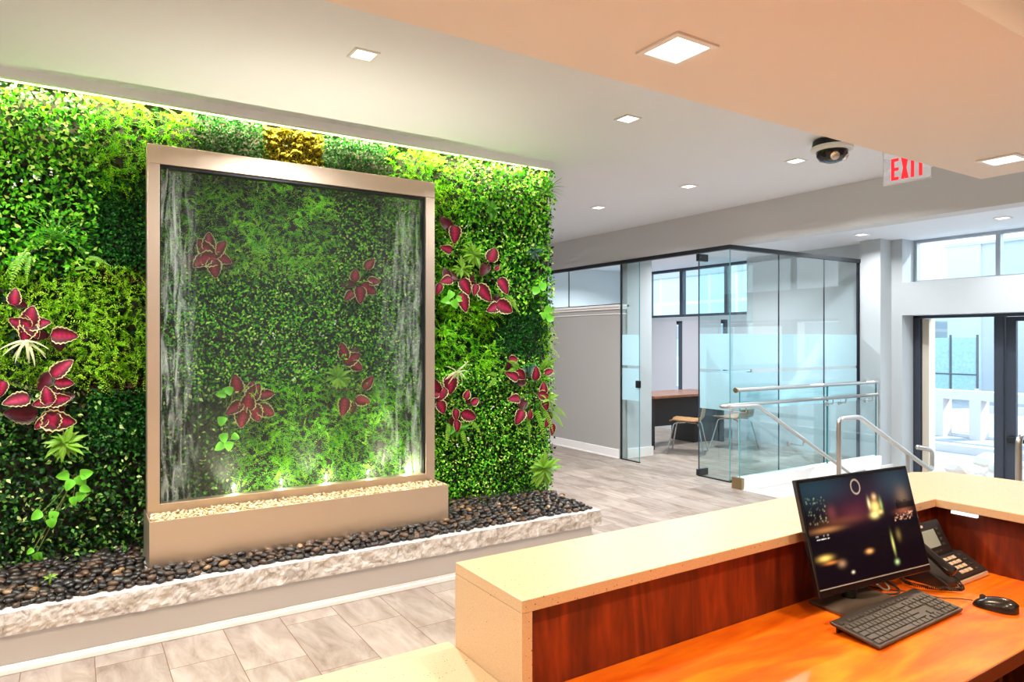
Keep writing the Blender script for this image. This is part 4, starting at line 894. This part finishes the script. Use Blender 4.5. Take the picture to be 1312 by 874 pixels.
# the picture on the screen, lit by the screen itself, with a lamp reflection painted in
def screen_pic():
    nx, ny = 180, 116; v = []; col = []
    sw, sh = W-.016, H_-.034; o0 = MBL+wx*.008+upv*(.024)+nrm*.0006
    S = [  # s, t, rs, rt, colour, power
     (.62, .34, .035, .05, (1.0, .62, .16), 1.5), (.63, .24, .02, .03, (1., .6, .25), .8), (.60, .42, .035, .03, (1.0, .75, .25), 1.3), (.68, .33, .012, .06, (.5, .8, .2), .5),
     (.90, .28, .06, .10, (.55, .30, .14), .28), (.88, .43, .07, .03, (.7, .18, .08), .4), (.86, .12, .2, .18, (.06, .12, .16), .35), (.12, .08, .3, .16, (.03, .09, .12), .4),
     (.22, .33, .04, .07, (.55, .13, .10), .2), (.30, .42, .2, .04, (.6, .18, .06), .16), (.15, .48, .12, .025, (1., .4, .12), .4), (.42, .36, .16, .09, (.3, .05, .06), .22),
     (.09, .74, .05, .025, (1.0, .60, .12), 1.2), (.13, .79, .05, .014, (1.0, .3, .05), .7), (.48, .76, .028, .02, (1., .42, .12), 1.1), (.30, .92, .012, .012, (1., .8, .5), 1.),
     (.22, .82, .03, .03, (.8, .4, .2), .5), (.71, .74, .010, .08, (.8, .75, .2), .9), (.71, .92, .018, .022, (.7, .85, .35), .8), (.78, .66, .02, .05, (.6, .4, .1), .3), (.5, .25, .3, .2, (.10, .02, .05), .25), (.57, .30, .012, .05, (1, .8, .4), .9), (.66, .40, .02, .02, (1, .7, .2), .9)]
    rg = random.Random(4)
    for _ in range(60): S.append((rg.uniform(.02, .18), rg.uniform(.14, .42), .004, .006, (.7, .9, .4), rg.uniform(.05, .5)))
    for _ in range(45): S.append((rg.uniform(.78, .97), rg.uniform(.44, .52), .005, .005, (1., .5, .3), rg.uniform(.3, 1)))
    for _ in range(26): S.append((.05+.11*rg.random(), .53+.03*rg.randrange(2), .004, .004, (1, .9, .8), .6))
    for j in range(ny+1):
        for i in range(nx+1):
            s = i/nx; t = 1-j/ny
            v.append(o0+wx*(sw*s)+upv*(sh*(1-t))); c = [.004, .002, .004]
            for (a, b, ra, rb, k, p) in S:
                da, db = (s-a)/ra, (t-b)/rb
                if abs(da) < 3 and abs(db) < 3:
                    e = math.exp(-(da*da+db*db))*p; c = [c[q]+k[q]*e for q in range(3)]
            d = math.hypot((s-.48)/.040, (t-.11)/.072)
            if abs(d-1) < .16 and t > .03: e = 1-abs(d-1)/.16; c = [c[0]+.6*e, c[1]+.45*e, c[2]+.3*e]  # ring: reflection of a lamp painted into the picture
            # dark skyline
            if .82 < s < .99 and t > .36-.06*abs(noise.noise(Vector((s*60, 0, 0))))-.02 and t < .40: c = [q*.3 for q in c]
            col.append((c[0], c[1], c[2], 1))
    f = [(j*(nx+1)+i, j*(nx+1)+i+1, (j+1)*(nx+1)+i+1, (j+1)*(nx+1)+i) for j in range(ny) for i in range(nx)]
    m, nt, out = newmat('screen_picture'); at = N(nt, 'ShaderNodeAttribute', attribute_name='pic')
    p = N(nt, 'ShaderNodeBsdfPrincipled', i_Roughness=.2); p.inputs['Base Color'].default_value = (.002, .002, .003, 1); p.inputs['Specular IOR Level'].default_value = .06
    p.inputs['Emission Strength'].default_value = 1.0; L(nt, at.outputs['Color'], p.inputs['Emission Color']); L(nt, p.outputs[0], out.inputs[0])
    o = MB().add(v, f).build('screen', m, mo)
    ca = o.data.color_attributes.new('pic', 'FLOAT_COLOR', 'POINT'); ca.data.foreach_set('color', np.array(col, dtype=np.float32).ravel())
screen_pic()

# --- keyboard
K0, K1 = Vector((1.677, .928, 0)), Vector((2.121, .936, 0)); kx = (K1-K0).normalized(); ky = Vector((-kx.y, kx.x, 0)); KW, KD = .444, .135
ky = (ky+kx*.0).normalized()
kb = thing('computer_keyboard', (1.9, 1.0, HD), 'black computer keyboard with separate keys lying in front of the monitor', 'keyboard')
def kp(a, b, z): return K0+kx*a+ky*b+Vector((0, 0, HD+z))
v = [kp(.003, .003, .003), kp(KW-.003, .003, .003), kp(KW-.003, KD-.003, .020), kp(.003, KD-.003, .020), kp(0, 0, .012), kp(KW, 0, .012), kp(KW, KD, .030), kp(0, KD, .030)]
MB().add(v, [(3, 2, 1, 0), (4, 5, 6, 7), (0, 1, 5, 4), (1, 2, 6, 5), (2, 3, 7, 6), (3, 0, 4, 7)]).build('keyboard_case', pbr('keyboard_case', (.035, .033, .034), .4), kb, bevel=.003)
keys = MB()
def key(a, b, w, d):
    zt = .012+.018*b/KD; zt2 = .012+.018*(b+d)/KD; g = .0012
    vv = [kp(a+g, b+g, zt), kp(a+w-g, b+g, zt), kp(a+w-g, b+d-g, zt2), kp(a+g, b+d-g, zt2), kp(a+2.2*g, b+2.2*g, zt+.004), kp(a+w-2.2*g, b+2.2*g, zt+.004), kp(a+w-2.2*g, b+d-2.2*g, zt2+.004), kp(a+2.2*g, b+d-2.2*g, zt2+.004)]
    keys.add(vv, [(4, 5, 6, 7), (0, 1, 5, 4), (1, 2, 6, 5), (2, 3, 7, 6), (3, 0, 4, 7)])
u_ = .0187
rows = [(.006, [1.25, 1.25, 1.25, 6.25, 1.25, 1.25, 1.25, 1.25]), (.006+u_, [2.25]+[1]*10+[2.75]), (.006+2*u_, [1.75]+[1]*11+[2.25]), (.006+3*u_, [1.5]+[1]*12+[1.5]), (.006+4*u_, [1]*13+[2])]
for b, ws in rows:
    a = .008
    for w in ws: key(a, b, w*u_, u_); a += w*u_
for blk, n in ((0, 1), (2, 4), (6.5, 4), (11, 4)):
    for i in range(n): key(.008+(blk+i)*u_, .006+5.25*u_, u_, u_*.75)
nx_ = .008+15.3*u_
for i in range(3):
    key(nx_+i*u_, .006, u_, u_); key(nx_+i*u_, .006+3*u_, u_, u_); key(nx_+i*u_, .006+4*u_, u_, u_); key(nx_+i*u_, .006+5.25*u_, u_, u_*.75)
key(nx_+u_, .006+u_, u_, u_)
px_ = nx_+3.3*u_
for r_ in range(5):
    for i in range(4): key(px_+i*u_, .006+r_*u_, u_, u_)
keys.build('key_field', key_plastic, kb)
MB().obox(kp(KW/2, .012, .0015), kx, ky, (0, 0, 1), KW*.4, .004, .0014).build('rubber_foot', black_plastic, kb)
for a in (.03, KW-.05): MB().obox(kp(a, KD-.012, -.0), kx, ky, (0, 0, 1), .012, .003, .021).build('tilt_foot', black_plastic, kb)

# --- mouse
M0 = Vector((2.225, .90, HD)); ms = thing('computer_mouse', M0, 'black computer mouse on the orange wood desktop', 'mouse')
v = []; f = []; nu, nv_ = 20, 14; my = Vector((-.20, .98, 0)).normalized(); mxv = Vector((my.y, -my.x, 0))
for i in range(nu+1):
    t = i/nu; q = -1+2*t; wdt = .031*(1-abs(q)**3.2)**.5*(1-.08*q); hh = .037*max(0, (1-abs(q+.12)**2.4/1.3))**.6*(.92-.18*q)
    for j in range(nv_+1):
        an = math.pi*j/nv_; v.append(M0+my*(q*.056)+mxv*(math.cos(an)*wdt)+Vector((0, 0, .001+max(0, math.sin(an))**.75*hh)))
f = [(i*(nv_+1)+j, (i+1)*(nv_+1)+j, (i+1)*(nv_+1)+j+1, i*(nv_+1)+j+1) for i in range(nu) for j in range(nv_)]+[tuple([i*(nv_+1) for i in range(nu+1)]+[i*(nv_+1)+nv_ for i in range(nu, -1, -1)])]
MB().add(v, f).build('mouse_shell', pbr('mouse_black', (.014, .013, .013), .22), ms, smooth=True, angle=60)
MB().lathe([(.008, -.003), (.0088, 0), (.008, .003)], M0+my*.030+Vector((0, 0, .0265)), mxv, 20).build('scroll_wheel', key_plastic, ms, smooth=True)
MB().tube(fillet([M0+my*.054+Vector((0, 0, .01)), M0+my*.10+Vector((0, 0, .004)), Vector((2.17, 1.02, HD+.004)), Vector((2.16, 1.08, HD+.004)), Vector((2.1, 1.15, HD+.004)), Vector((2.08, 1.21, HD+.004))], .04), .0017, seg=6).build('mouse_cord', black_plastic, ms, smooth=True)
# monitor cables
cb = MB().tube(fillet([Vector((2.06, 1.22, HD+.004)), Vector((2.03, 1.15, HD+.004)), Vector((2.09, 1.10, HD+.006)), Vector((2.15, 1.13, HD+.004)), Vector((2.13, 1.2, HD+.03)), Vector((2.0, 1.18, HD+.15))], .03), .0032, seg=8)
tag(cb.build('monitor_cable', black_plastic, smooth=True), 'black cable looping on the desktop beside the monitor foot', 'cable')
cb = MB().tube(fillet([Vector((2.16, 1.20, HD+.02)), Vector((2.10, 1.13, HD+.012)), Vector((2.05, 1.12, HD+.018)), Vector((2.04, 1.17, HD+.05)), Vector((1.98, 1.18, HD+.14))], .03), .0025, seg=8)
tag(cb.build('monitor_cable', pbr('cable_grey', (.5, .48, .45), .4), smooth=True), 'thin pale cable looping up behind the monitor foot', 'cable')

# --- desk phone
ph = thing('desk_phone', (2.4, 1.11, HD), 'black office desk phone with grey display, keypad and silver front edge', 'phone')
px0, px1, py0, py1 = 2.262, 2.522, 1.045, 1.205
side = [(0, 0), (.16, 0), (.16, .05), (.085, .062), (0, .018)]                   # y, z
MB().extr(side, (px0, py0, HD), (0, 1, 0), (0, 0, 1), (1, 0, 0), px1-px0).build('phone_base', black_plastic, ph, bevel=.003)
MB().box(px0+.062, px1-.002, py0-.006, py0+.001, HD+.002, HD+.015).build('front_strip', pbr('phone_silver', (.62, .56, .48), .35, metal=.3), ph, bevel=.002)
sl = math.atan2(.044, .085); sy = Vector((0, math.cos(sl), math.sin(sl))); sn = Vector((0, -math.sin(sl), math.cos(sl)))
def onface(a, b, h=0): return Vector((px0+a, py0, HD+.018))+sy*b+sn*h
MB().obox(onface(.165, .047, .002), (1, 0, 0), sy, sn, .093, .044, .0025).build('keypad_plate', pbr('phone_face', (.02, .02, .022), .35), ph, bevel=.001)
bt = MB()
for r_ in range(4):
    for c_ in range(3): bt.obox(onface(.125+c_*.026, .018+r_*.0185, .006), (1, 0, 0), sy, sn, .0098, .0058, .002)
bt.build('keypad_button', pbr('button_cream', (.60, .52, .42), .4), ph, bevel=.0008)
b2 = MB()
for r_ in range(4): b2.obox(onface(.216, .014+r_*.0205, .006), (1, 0, 0), sy, sn, .008, .0035, .0018)
for a_ in (.083, .095): b2.obox(onface(a_, .03, .006), (1, 0, 0), sy, sn, .004, .004, .0018)
b2.build('function_button', key_plastic, ph, bevel=.0006)
tl = R(62); ty = Vector((0, math.cos(tl), math.sin(tl))); tn = Vector((0, -math.sin(tl), math.cos(tl)))
D0 = Vector((px0+.135, py0+.088, HD+.062))
MB().obox(D0+ty*.055-tn*.009, (1, 0, 0), ty, tn, .098, .056, .009).build('display_housing', black_plastic, ph, bevel=.004)
MB().obox(D0+ty*.055+tn*.0005+Vector((-.012, 0, 0)), (1, 0, 0), ty, tn, .054, .028, .001).build('display', pbr('lcd_grey', (.22, .25, .22), .15, emit=(.30, .34, .28), estr=.25), ph)
MB().obox(D0+ty*.098+tn*.0005+Vector((-.030, 0, 0)), (1, 0, 0), ty, tn, .017, .004, .001).build('maker_badge', pbr('badge_white', (.6, .62, .65), .4), ph)
b3 = MB()
for i in range(4): b3.obox(D0+ty*(.03+.017*i)+tn*.001+Vector((.06+.0, 0, 0)), (1, 0, 0), ty, tn, .008, .004, .0012).obox(D0+ty*(.012)+tn*.001+Vector((-.055+.026*i, 0, 0)), (1, 0, 0), ty, tn, .009, .003, .0012)
b3.build('soft_key', key_plastic, ph, bevel=.0006)
# handset lying on the left cradle
hp = [(0.0, .040), (.03, .050), (.07, .072), (.11, .094), (.15, .112), (.185, .122)]
hpts = [Vector((px0+.032, py0-.012+y*.82, HD+z+.012)) for y, z in hp]
hs = MB(); n = len(hpts); V = []; F = []
prof = [(-1, -.6), (-.8, .6), (0, 1), (.8, .6), (1, -.6), (0, -1)]
for i, p in enumerate(hpts):
    t = i/(n-1); w = .021+.007*abs(2*t-1)**2; h = .013+.012*abs(2*t-1)**3
    tt = (hpts[min(i+1, n-1)]-hpts[max(i-1, 0)]).normalized(); nn = Vector((1, 0, 0)).cross(tt).normalized(); nn = nn if nn.z > 0 else -nn
    for a, b in prof: V.append(p+Vector((1, 0, 0))*(a*w)+nn*(b*h-.004))
m6 = len(prof); F = [(i*m6+k, i*m6+(k+1) % m6, (i+1)*m6+(k+1) % m6, (i+1)*m6+k) for i in range(n-1) for k in range(m6)]+[tuple(range(m6-1, -1, -1)), tuple((n-1)*m6+k for k in range(m6))]
o = hs.add(V, F).build('handset', gloss_black, ph, smooth=True, angle=0); s_ = o.modifiers.new('round', 'SUBSURF'); s_.levels = 2; s_.render_levels = 2
coil = []; 
cp = fillet([Vector((px0+.03, py0-.015, HD+.03)), Vector((px0+.02, py0-.04, HD+.012)), Vector((px0-.06, py0+.03, HD+.012)), Vector((px0-.07, py0+.10, HD+.012)), Vector((px0+.02, py0+.15, HD+.02))], .05, 10)
cl = 0; cum = [0]
for a, b in zip(cp, cp[1:]): cum.append(cum[-1]+(b-a).length)
nn_ = 420
for i in range(nn_):
    s = cum[-1]*i/(nn_-1); k = max(j for j in range(len(cum)-1) if cum[j] <= s+1e-9); fr_ = (s-cum[k])/max(1e-9, cum[k+1]-cum[k]); p = cp[k].lerp(cp[k+1], fr_)
    tt = (cp[k+1]-cp[k]).normalized(); a = tt.cross(Vector((0, 0, 1))).normalized(); ph_ = s/.005*2*math.pi
    coil.append(p+a*.005*math.cos(ph_)+Vector((0, 0, 1))*.005*math.sin(ph_))
MB().tube(coil, .0016, 5).build('coiled_cord', black_plastic, ph, smooth=True)

# =====================================================================  CEILING FIXTURES AND LAMPS
def area(name, loc, size, power, col, spread=150, rot=(0, 0, 0), sy=None):
    l = bpy.data.lights.new(name, 'AREA'); l.energy = power; l.color = col; l.size = size; l.spread = R(spread)
    if sy: l.shape = 'RECTANGLE'; l.size_y = sy
    else: l.shape = 'SQUARE'
    o = bpy.data.objects.new(name, l); C.objects.link(o); o.location = loc; o.rotation_euler = rot; return o
NEU = (0.96, 0.975, 1.0); WARM = (1.0, 0.74, 0.48)
def downlight(x, y, z, s, label, power, col, gm, group, spread=150):
    t = thing('ceiling_light', (x, y, z), label, 'light', group); h = s/2; i = h-.014*(s/.13)
    f = MB().box(x-h, x+h, y-h, y-i, z-.008, z-.0005).box(x-h, x+h, y+i, y+h, z-.008, z-.0005).box(x-h, x-i, y-i, y+i, z-.008, z-.0005).box(x+i, x+h, y-i, y+i, z-.008, z-.0005)
    f.build('trim_frame', trim_white, t, bevel=.001)
    MB().box(x-i, x+i, y-i, y+i, z-.0045, z-.001).build('diffuser', gm, t)
    a = area('downlight_lamp', (x, y, z-.010), i*1.7, power, col, spread); return t
glow = emis('diffuser_glow', (1.0, 0.96, 0.88), 3.0); glow_w = emis('diffuser_warm', (1.0, 0.93, 0.80), 3.0)
GM = 'square lights in the lobby ceiling'
PL, PW, PE = 40.0, 16.0, 15.0
for x, y, lab in ((1.21, 3.245, 'square light in the white ceiling above the fountain'), (2.98, 3.27, 'square light in the white ceiling next to the lowered soffit'),
                  (4.79, 3.32, 'small square light beside the black dome camera'), (4.75, 4.40, 'small square light right of the planted wall top, nearer the beam end of its pair'), (4.70, 5.62, 'farthest small square light beside the planted wall top')):
    downlight(x, y, ZC, .128, lab, PL*(.68 if x > 2 else 1.05), NEU, glow, GM)
for x, y in ((-.6, 3.25), (-2.4, 3.25), (2.9, 6.2), (2.9, 8.0), (4.7, 7.6), (1.2, 6.8), (-1, 6.8)): downlight(x, y, ZC, .128, 'added fill light in the white lobby ceiling outside the picture', PL*(.42 if x > 2 else 1.25), NEU, glow, 'unseen lobby lights')  # unseen lamps added as soft fill for the lobby
for x, y, lab in ((1.60, 1.53, 'large square light in the lowered peach soffit above the desk'), (3.97, 1.567, 'square light at the right end of the lowered soffit')):
    downlight(x, y, ZS, .182, lab, PW, WARM, glow_w, 'square lights in the lowered soffit')
for x, y in ((-.6, 1.53), (-2.4, 1.53)): downlight(x, y, ZS, .182, 'added fill light in the lowered soffit outside the picture', PW, WARM, glow_w, 'unseen soffit lights')  # more soffit lamps, unseen, added as fill
for x, y in ((.6, -.3), (2.2, -.3), (.6, -2.6), (2.4, -2.6), (-1.5, -.3)): downlight(x, y, ZC if y > -1.3 else ZS, .182, 'added fill light behind the desk outside the picture', PW*1.6, WARM, glow_w, 'unseen desk lights')  # unseen lamps added behind the camera for soft fill
for x, y, lab in ((7.83, 4.56, 'small flush light above the glass office side'), (7.98, 3.16, 'small flush light in the entry ceiling above the clerestory')):
    downlight(x, y, 2.775, .13, lab, PE, NEU, glow, 'square lights in the entry ceiling')
for x, y in ((7.2, 6.2), (7.2, 8.2), (7.2, 1.8)): downlight(x, y, 2.775, .13, 'added fill light in the office ceiling outside the picture', PE*2.8, (.93, .97, 1), glow, 'unseen office lights')  # unseen lamps added to brighten the office and entry
# LED strip behind the fascia, shining down the leaves
led = tag(MB().box(-1.7, 3.2, 4.432, 4.447, 2.880, 2.890).build('led_strip', emis('led_glow', (1.0, 0.95, 0.38), 3.0)), 'warm LED strip glowing along the top of the planted wall', 'light')
area('led_strip_lamp', (.75, 4.475, 2.915), 4.85, 95, (1.0, .96, .55), 160, (0, 0, 0), .02)
# lamps in the trough washing up the glass to the ceiling
for x in (.75, 1.25, 1.75):
    l = bpy.data.lights.new('trough_lamp', 'SPOT'); l.energy = 45; l.color = (1, .90, .66); l.spot_size = R(75); l.spot_blend = .9; l.shadow_soft_size = .015
    o = bpy.data.objects.new('trough_lamp', l); C.objects.link(o); o.location = (x, YF-.03, .60); o.rotation_euler = (R(180-4), 0, 0)
for u, v in ((299, 636), (360, 628), (417, 622), (471, 616), (520, 610)):
    p = ony(u, v, YF+.10); l = bpy.data.lights.new('glass_foot_lamp', 'POINT'); l.energy = 2.5; l.color = (1, .93, .66); l.shadow_soft_size = .004
    o = bpy.data.objects.new('glass_foot_lamp', l); C.objects.link(o); o.location = (p.x, p.y-.01, .645)

# --- dome camera and exit sign
DX = onz(1066, 190, ZC-.06); DX.z = ZC
dc = thing('dome_camera', DX, 'black and white security dome camera on the white ceiling beside the soffit', 'camera')
MB().lathe([(.10, 0), (.125, -.008), (.13, -.03), (.132, -.05)], DX).build('mount_ring', black_metal, dc, smooth=True)
MB().lathe([(.132, -.05), (.14, -.055), (.138, -.075), (.12, -.083)], DX).build('trim_ring', trim_white, dc, smooth=True)
MB().lathe([(.105, -.08), (.102, -.115), (.08, -.145), (.045, -.158), (.01, -.16)], DX).build('dome', gloss_black, dc, smooth=True)
MB().lathe([(.03, 0), (.03, .02), (.02, .022)], DX+Vector((-.05, -.05, -.125)), (-.6, -.6, -.5)).lathe([(.028, 0), (.028, .02), (.018, .022)], DX+Vector((.04, -.07, -.125)), (.5, -.7, -.5)).build('lens', chrome, dc, smooth=True)
XX = 4.8; y1, y0 = 2.632, 2.318
ex = thing('exit_sign', (XX, (y0+y1)/2, ZC), 'clear edge-lit sign with red EXIT letters hanging from the ceiling by the soffit', 'sign')
MB().box(XX-.03, XX+.03, y0+.02, y1-.0, 2.845, ZC).build('sign_housing', trim_white, ex, bevel=.004)
m_, nt_, out_ = newmat('acrylic_plate')
tr_ = N(nt_, 'ShaderNodeBsdfTransparent', i_Color=(.93, .93, .93, 1)); tb = N(nt_, 'ShaderNodeEmission', i_Color=(1, .93, .93, 1), i_Strength=.55); gl = N(nt_, 'ShaderNodeBsdfGlossy', i_Roughness=.03)
a1 = N(nt_, 'ShaderNodeMixShader', i_0=.35); L(nt_, tr_.outputs[0], a1.inputs[1]); L(nt_, tb.outputs[0], a1.inputs[2])
a2 = N(nt_, 'ShaderNodeMixShader', i_0=.2); L(nt_, a1.outputs[0], a2.inputs[1]); L(nt_, gl.outputs[0], a2.inputs[2]); L(nt_, a2.outputs[0], out_.inputs[0])
MB().box(XX-.004, XX+.004, y0, y1, 2.612, 2.845).build('sign_plate', m_, ex, bevel=.001)
MB().box(XX-.006, XX+.006, y0-.001, y1+.001, 2.606, 2.612).box(XX-.006, XX+.006, y1, y1+.004, 2.612, 2.845).build('plate_edge', trim_white, ex)
red = emis('exit_red', (1.0, 0.025, 0.03), 1.3)
lt = MB(); zb, zt = 2.632, 2.782; t_ = .021
def seg(a, b, c, d): lt.box(XX-.008, XX-.0045, y1-b, y1-a, c, d)
seg(.055, .055+t_, zb, zt); [seg(.055+t_, .105, z, z+t_) for z in (zb, (zb+zt-t_)/2, zt-t_)]
for s in (1, -1):
    a, b = (.122, .172); p = [(a, zb), (a+.022, zb), (b, zt), (b-.022, zt)] if s > 0 else [(b-.022, zb), (b, zb), (a+.022, zt), (a, zt)]
    lt.extr([(-q, z) for q, z in p], (XX-.008-(.0005 if s > 0 else 0), y1, 0), (0, 1, 0), (0, 0, 1), (1, 0, 0), .0035)
seg(.188, .188+t_, zb, zt); seg(.224, .278, zt-t_, zt); seg(.2405, .2405+t_, zb, zt-t_)
lt.build('exit_letters', red, ex)

# =====================================================================  OUTSIDE
struct('ground_street', MB().box(9.0, 60, -30, 60, -.75, -.62), concrete)
m, nt, out = newmat('curtain_wall')
co = coords(nt, (1, 1, 1)); br = N(nt, 'ShaderNodeTexBrick', offset=0.0, i_Scale=1.0); mp = N(nt, 'ShaderNodeMapping'); mp.inputs['Rotation'].default_value = (R(90), 0, R(90))
se = N(nt, 'ShaderNodeSeparateXYZ'); L(nt, co, se.inputs[0]); cbn = N(nt, 'ShaderNodeCombineXYZ'); L(nt, se.outputs[1], cbn.inputs[0]); L(nt, se.outputs[2], cbn.inputs[1]); L(nt, cbn.outputs[0], br.inputs['Vector'])
br.inputs['Color1'].default_value = (.55, .66, .72, 1); br.inputs['Color2'].default_value = (.70, .76, .78, 1); br.inputs['Mortar'].default_value = (.85, .86, .86, 1)
br.inputs['Brick Width'].default_value = 1.5; br.inputs['Row Height'].default_value = 1.3; br.inputs['Mortar Size'].default_value = .07
p = N(nt, 'ShaderNodeBsdfPrincipled', i_Roughness=.5); L(nt, br.outputs[0], p.inputs['Base Color']); L(nt, p.outputs[0], out.inputs[0])
facade = m
b = thing('office_block', (26, 24, -.62), 'pale multi-storey building with a window grid beyond the office windows', 'building')
MB().box(24, 34, 15.5, 44, -.62, 13).build('facade', facade, b); MB().box(23.8, 34.2, 15.3, 44.2, 13, 13.5).build('parapet', concrete, b)
for i in range(4): MB().box(23.9, 24, 15.5, 44, 1.6+2.9*i, 2.2+2.9*i).build('floor_band', pbr('band_%d' % i, (.45, .47, .49), .8), b)
b = thing('low_building', (36, 11, -.62), 'low white building seen through the clerestory above the entrance', 'building')
wh = pbr('white_cladding', (.60, .63, .66), .7)
MB().box(30, 42, 7.6, 13.8, -.62, 5.3).build('wall_block', wh, b); MB().box(29.9, 30, 12.6, 13.8, -.62, 5.3).build('corner_panel', pbr('pale_blue_panel', (.66, .74, .78), .6), b); MB().box(29.85, 42.1, 7.5, 13.9, 5.3, 5.42).build('roof_edge', wh, b)
b = thing('long_building', (40, 0, -.62), 'long white building across the street right of the fence', 'building')
MB().box(44, 54, -20, 30, -.62, 2.8).build('wall_block', wh, b)
gp_ = [pbr('panel_a', (.36, .38, .40), .7), pbr('panel_b', (.62, .62, .62), .7), pbr('panel_c', (.16, .19, .2), .7)]
for i in range(16): MB().box(43.9, 44, -8+2.4*i, -8+2.4*(i+1), 2.15, 2.8).build('fascia_panel', gp_[(i*7) % 3], b)
# fence with teal privacy mesh
fm = thing('mesh_fence', (26, 11.5, -.62), 'construction fence covered in pale teal mesh across the street', 'fence')
teal = pbr('teal_mesh', (.36, .56, .58), .8, vary=.12, vscale=12); post = pbr('fence_post', (.12, .14, .16), .5, metal=.6)
ys = [11.05, 11.9, 12.75, 13.6]
for a, b_ in zip(ys, ys[1:]): MB().box(25.98, 26.0, a+.05, b_-.05, -.3, 1.62).build('mesh_panel', teal, fm)
for y in ys: MB().tube([(26.0, y, -.62), (26.0, y, 1.72)], .04, 8).build('fence_post', post, fm)
MB().tube([(25.97, ys[0], .35), (25.97, ys[-1], .35)], .025, 6).build('fence_rail', post, fm)
# white guard rail with piers
gb = thing('guard_rail', (17, 8, -.62), 'white concrete guard rail on square piers along the street', 'barrier')
wc = pbr('white_concrete', (.66, .62, .61), .8); orange = pbr('barrier_orange', (.75, .16, .05), .6)
MB().box(16.4, 16.7, -2, 12, .22, .42).build('rail_beam', wc, gb)
for y in (7.0, 7.75, 8.32, 5.6, 4.6, 3.2): MB().box(16.35, 16.75, y-.11, y+.11, -.62, .24).build('pier', wc, gb)
bo = thing('road_barrier', (17.6, 6.5, -.62), 'red and white striped road barrier behind the guard rail', 'barrier')
for z in (-.15, .12): 
    for i in range(6): MB().box(17.6, 17.64, 5.9+.28*i, 5.9+.28*(i+1), z, z+.18).build('stripe_board', orange if i % 2 else wc, bo)
for y in (5.95, 7.5): MB().box(17.64, 17.7, y, y+.06, -.62, .4).build('barrier_leg', wc, bo)
struct('kerb_street', MB().box(14.2, 14.45, -6, 14, -.62, -.48), wc)
rp_ = thing('planter', (11.4, 4.6, -.62), 'pale rock pile in a white edged bed outside the entrance', 'planter')
MB().box(10.6, 10.68, 3.9, 5.3, -.62, -.40).box(10.6, 12.4, 5.22, 5.3, -.62, -.40).box(10.6, 12.4, 3.9, 3.98, -.62, -.40).box(12.32, 12.4, 3.98, 5.22, -.62, -.40).build('planter_edge', wc, rp_)
g_ = random.Random(8)
for i in range(26):
    v, f = STN[i % 6]; s = g_.uniform(.28, .5); o = np.array([g_.uniform(10.95, 12.1), g_.uniform(4.25, 4.95), -.55+.25*g_.random()])
    MB().add((v*s*np.array([1, 1, 1.3])+o).tolist(), f.tolist()).build('rock', pbr('rock_%d' % i, (.66+.08*g_.random(), .60, .52), .9), rp_)
sp_ = pbr('lamp_pole_grey', (.35, .4, .45), .5)
for x, y in ((20, 4.3), (23, 2.6)):
    t = thing('street_lamp', (x, y, -.62), 'slim grey street lamp beyond the entrance, %s one' % ('nearer' if x == 20 else 'farther'), 'street lamp')
    MB().tube(fillet([(x, y, -.62), (x, y, 6.2), (x-.3, y+1.3, 6.4)], .3), .06, 8).build('pole', sp_, t, smooth=True); MB().box(x-.4, x-.15, y+1.2, y+1.9, 6.36, 6.46).build('lamp_head', sp_, t)

sun = bpy.data.lights.new('sun', 'SUN'); sun.energy = 5.5; sun.angle = R(.6); sun.color = (1, .96, .9)
so = bpy.data.objects.new('sun', sun); C.objects.link(so); so.rotation_euler = Vector((-1, .45, -.85)).to_track_quat('-Z', 'Y').to_euler()
w = bpy.data.worlds.new('sky'); SC.world = w; w.use_nodes = True; nt = w.node_tree; nt.nodes.clear()
bg = N(nt, 'ShaderNodeBackground', i_Color=(.82, .93, 1, 1), i_Strength=2.2); ow = N(nt, 'ShaderNodeOutputWorld')
tc = N(nt, 'ShaderNodeTexCoord'); sx_ = N(nt, 'ShaderNodeSeparateXYZ'); L(nt, tc.outputs['Generated'], sx_.inputs[0])
rp = ramp(nt, [(0.0, (.92, .96, 1)), (.25, (.80, .91, 1)), (1.0, (.45, .68, 1))], sx_.outputs[2]); L(nt, rp.outputs[0], bg.inputs[0]); L(nt, bg.outputs[0], ow.inputs[0])

cam = bpy.data.cameras.new('camera'); co_ = bpy.data.objects.new('camera', cam); C.objects.link(co_)
cam.sensor_width = 36.0; cam.lens = 36.0*FX/1312; co_.location = (0, 0, CAMZ); cam.shift_y = -.0004
co_.rotation_euler = Vector((FWD[0], FWD[1], 0)).to_track_quat('-Z', 'Y').to_euler(); cam.clip_start = .02; SC.camera = co_
vs = SC.view_settings; vs.view_transform = 'Standard'; vs.look = 'None'; vs.gamma = 1; vs.use_curve_mapping = False; vs.exposure = 0.47
cy = SC.cycles; cy.max_bounces = 10; cy.diffuse_bounces = 5; cy.glossy_bounces = 5; cy.transmission_bounces = 8; cy.transparent_max_bounces = 24
cy.caustics_refractive = False; cy.caustics_reflective = False; cy.sample_clamp_indirect = 6; cy.use_denoising = True; cy.blur_glossy = .5
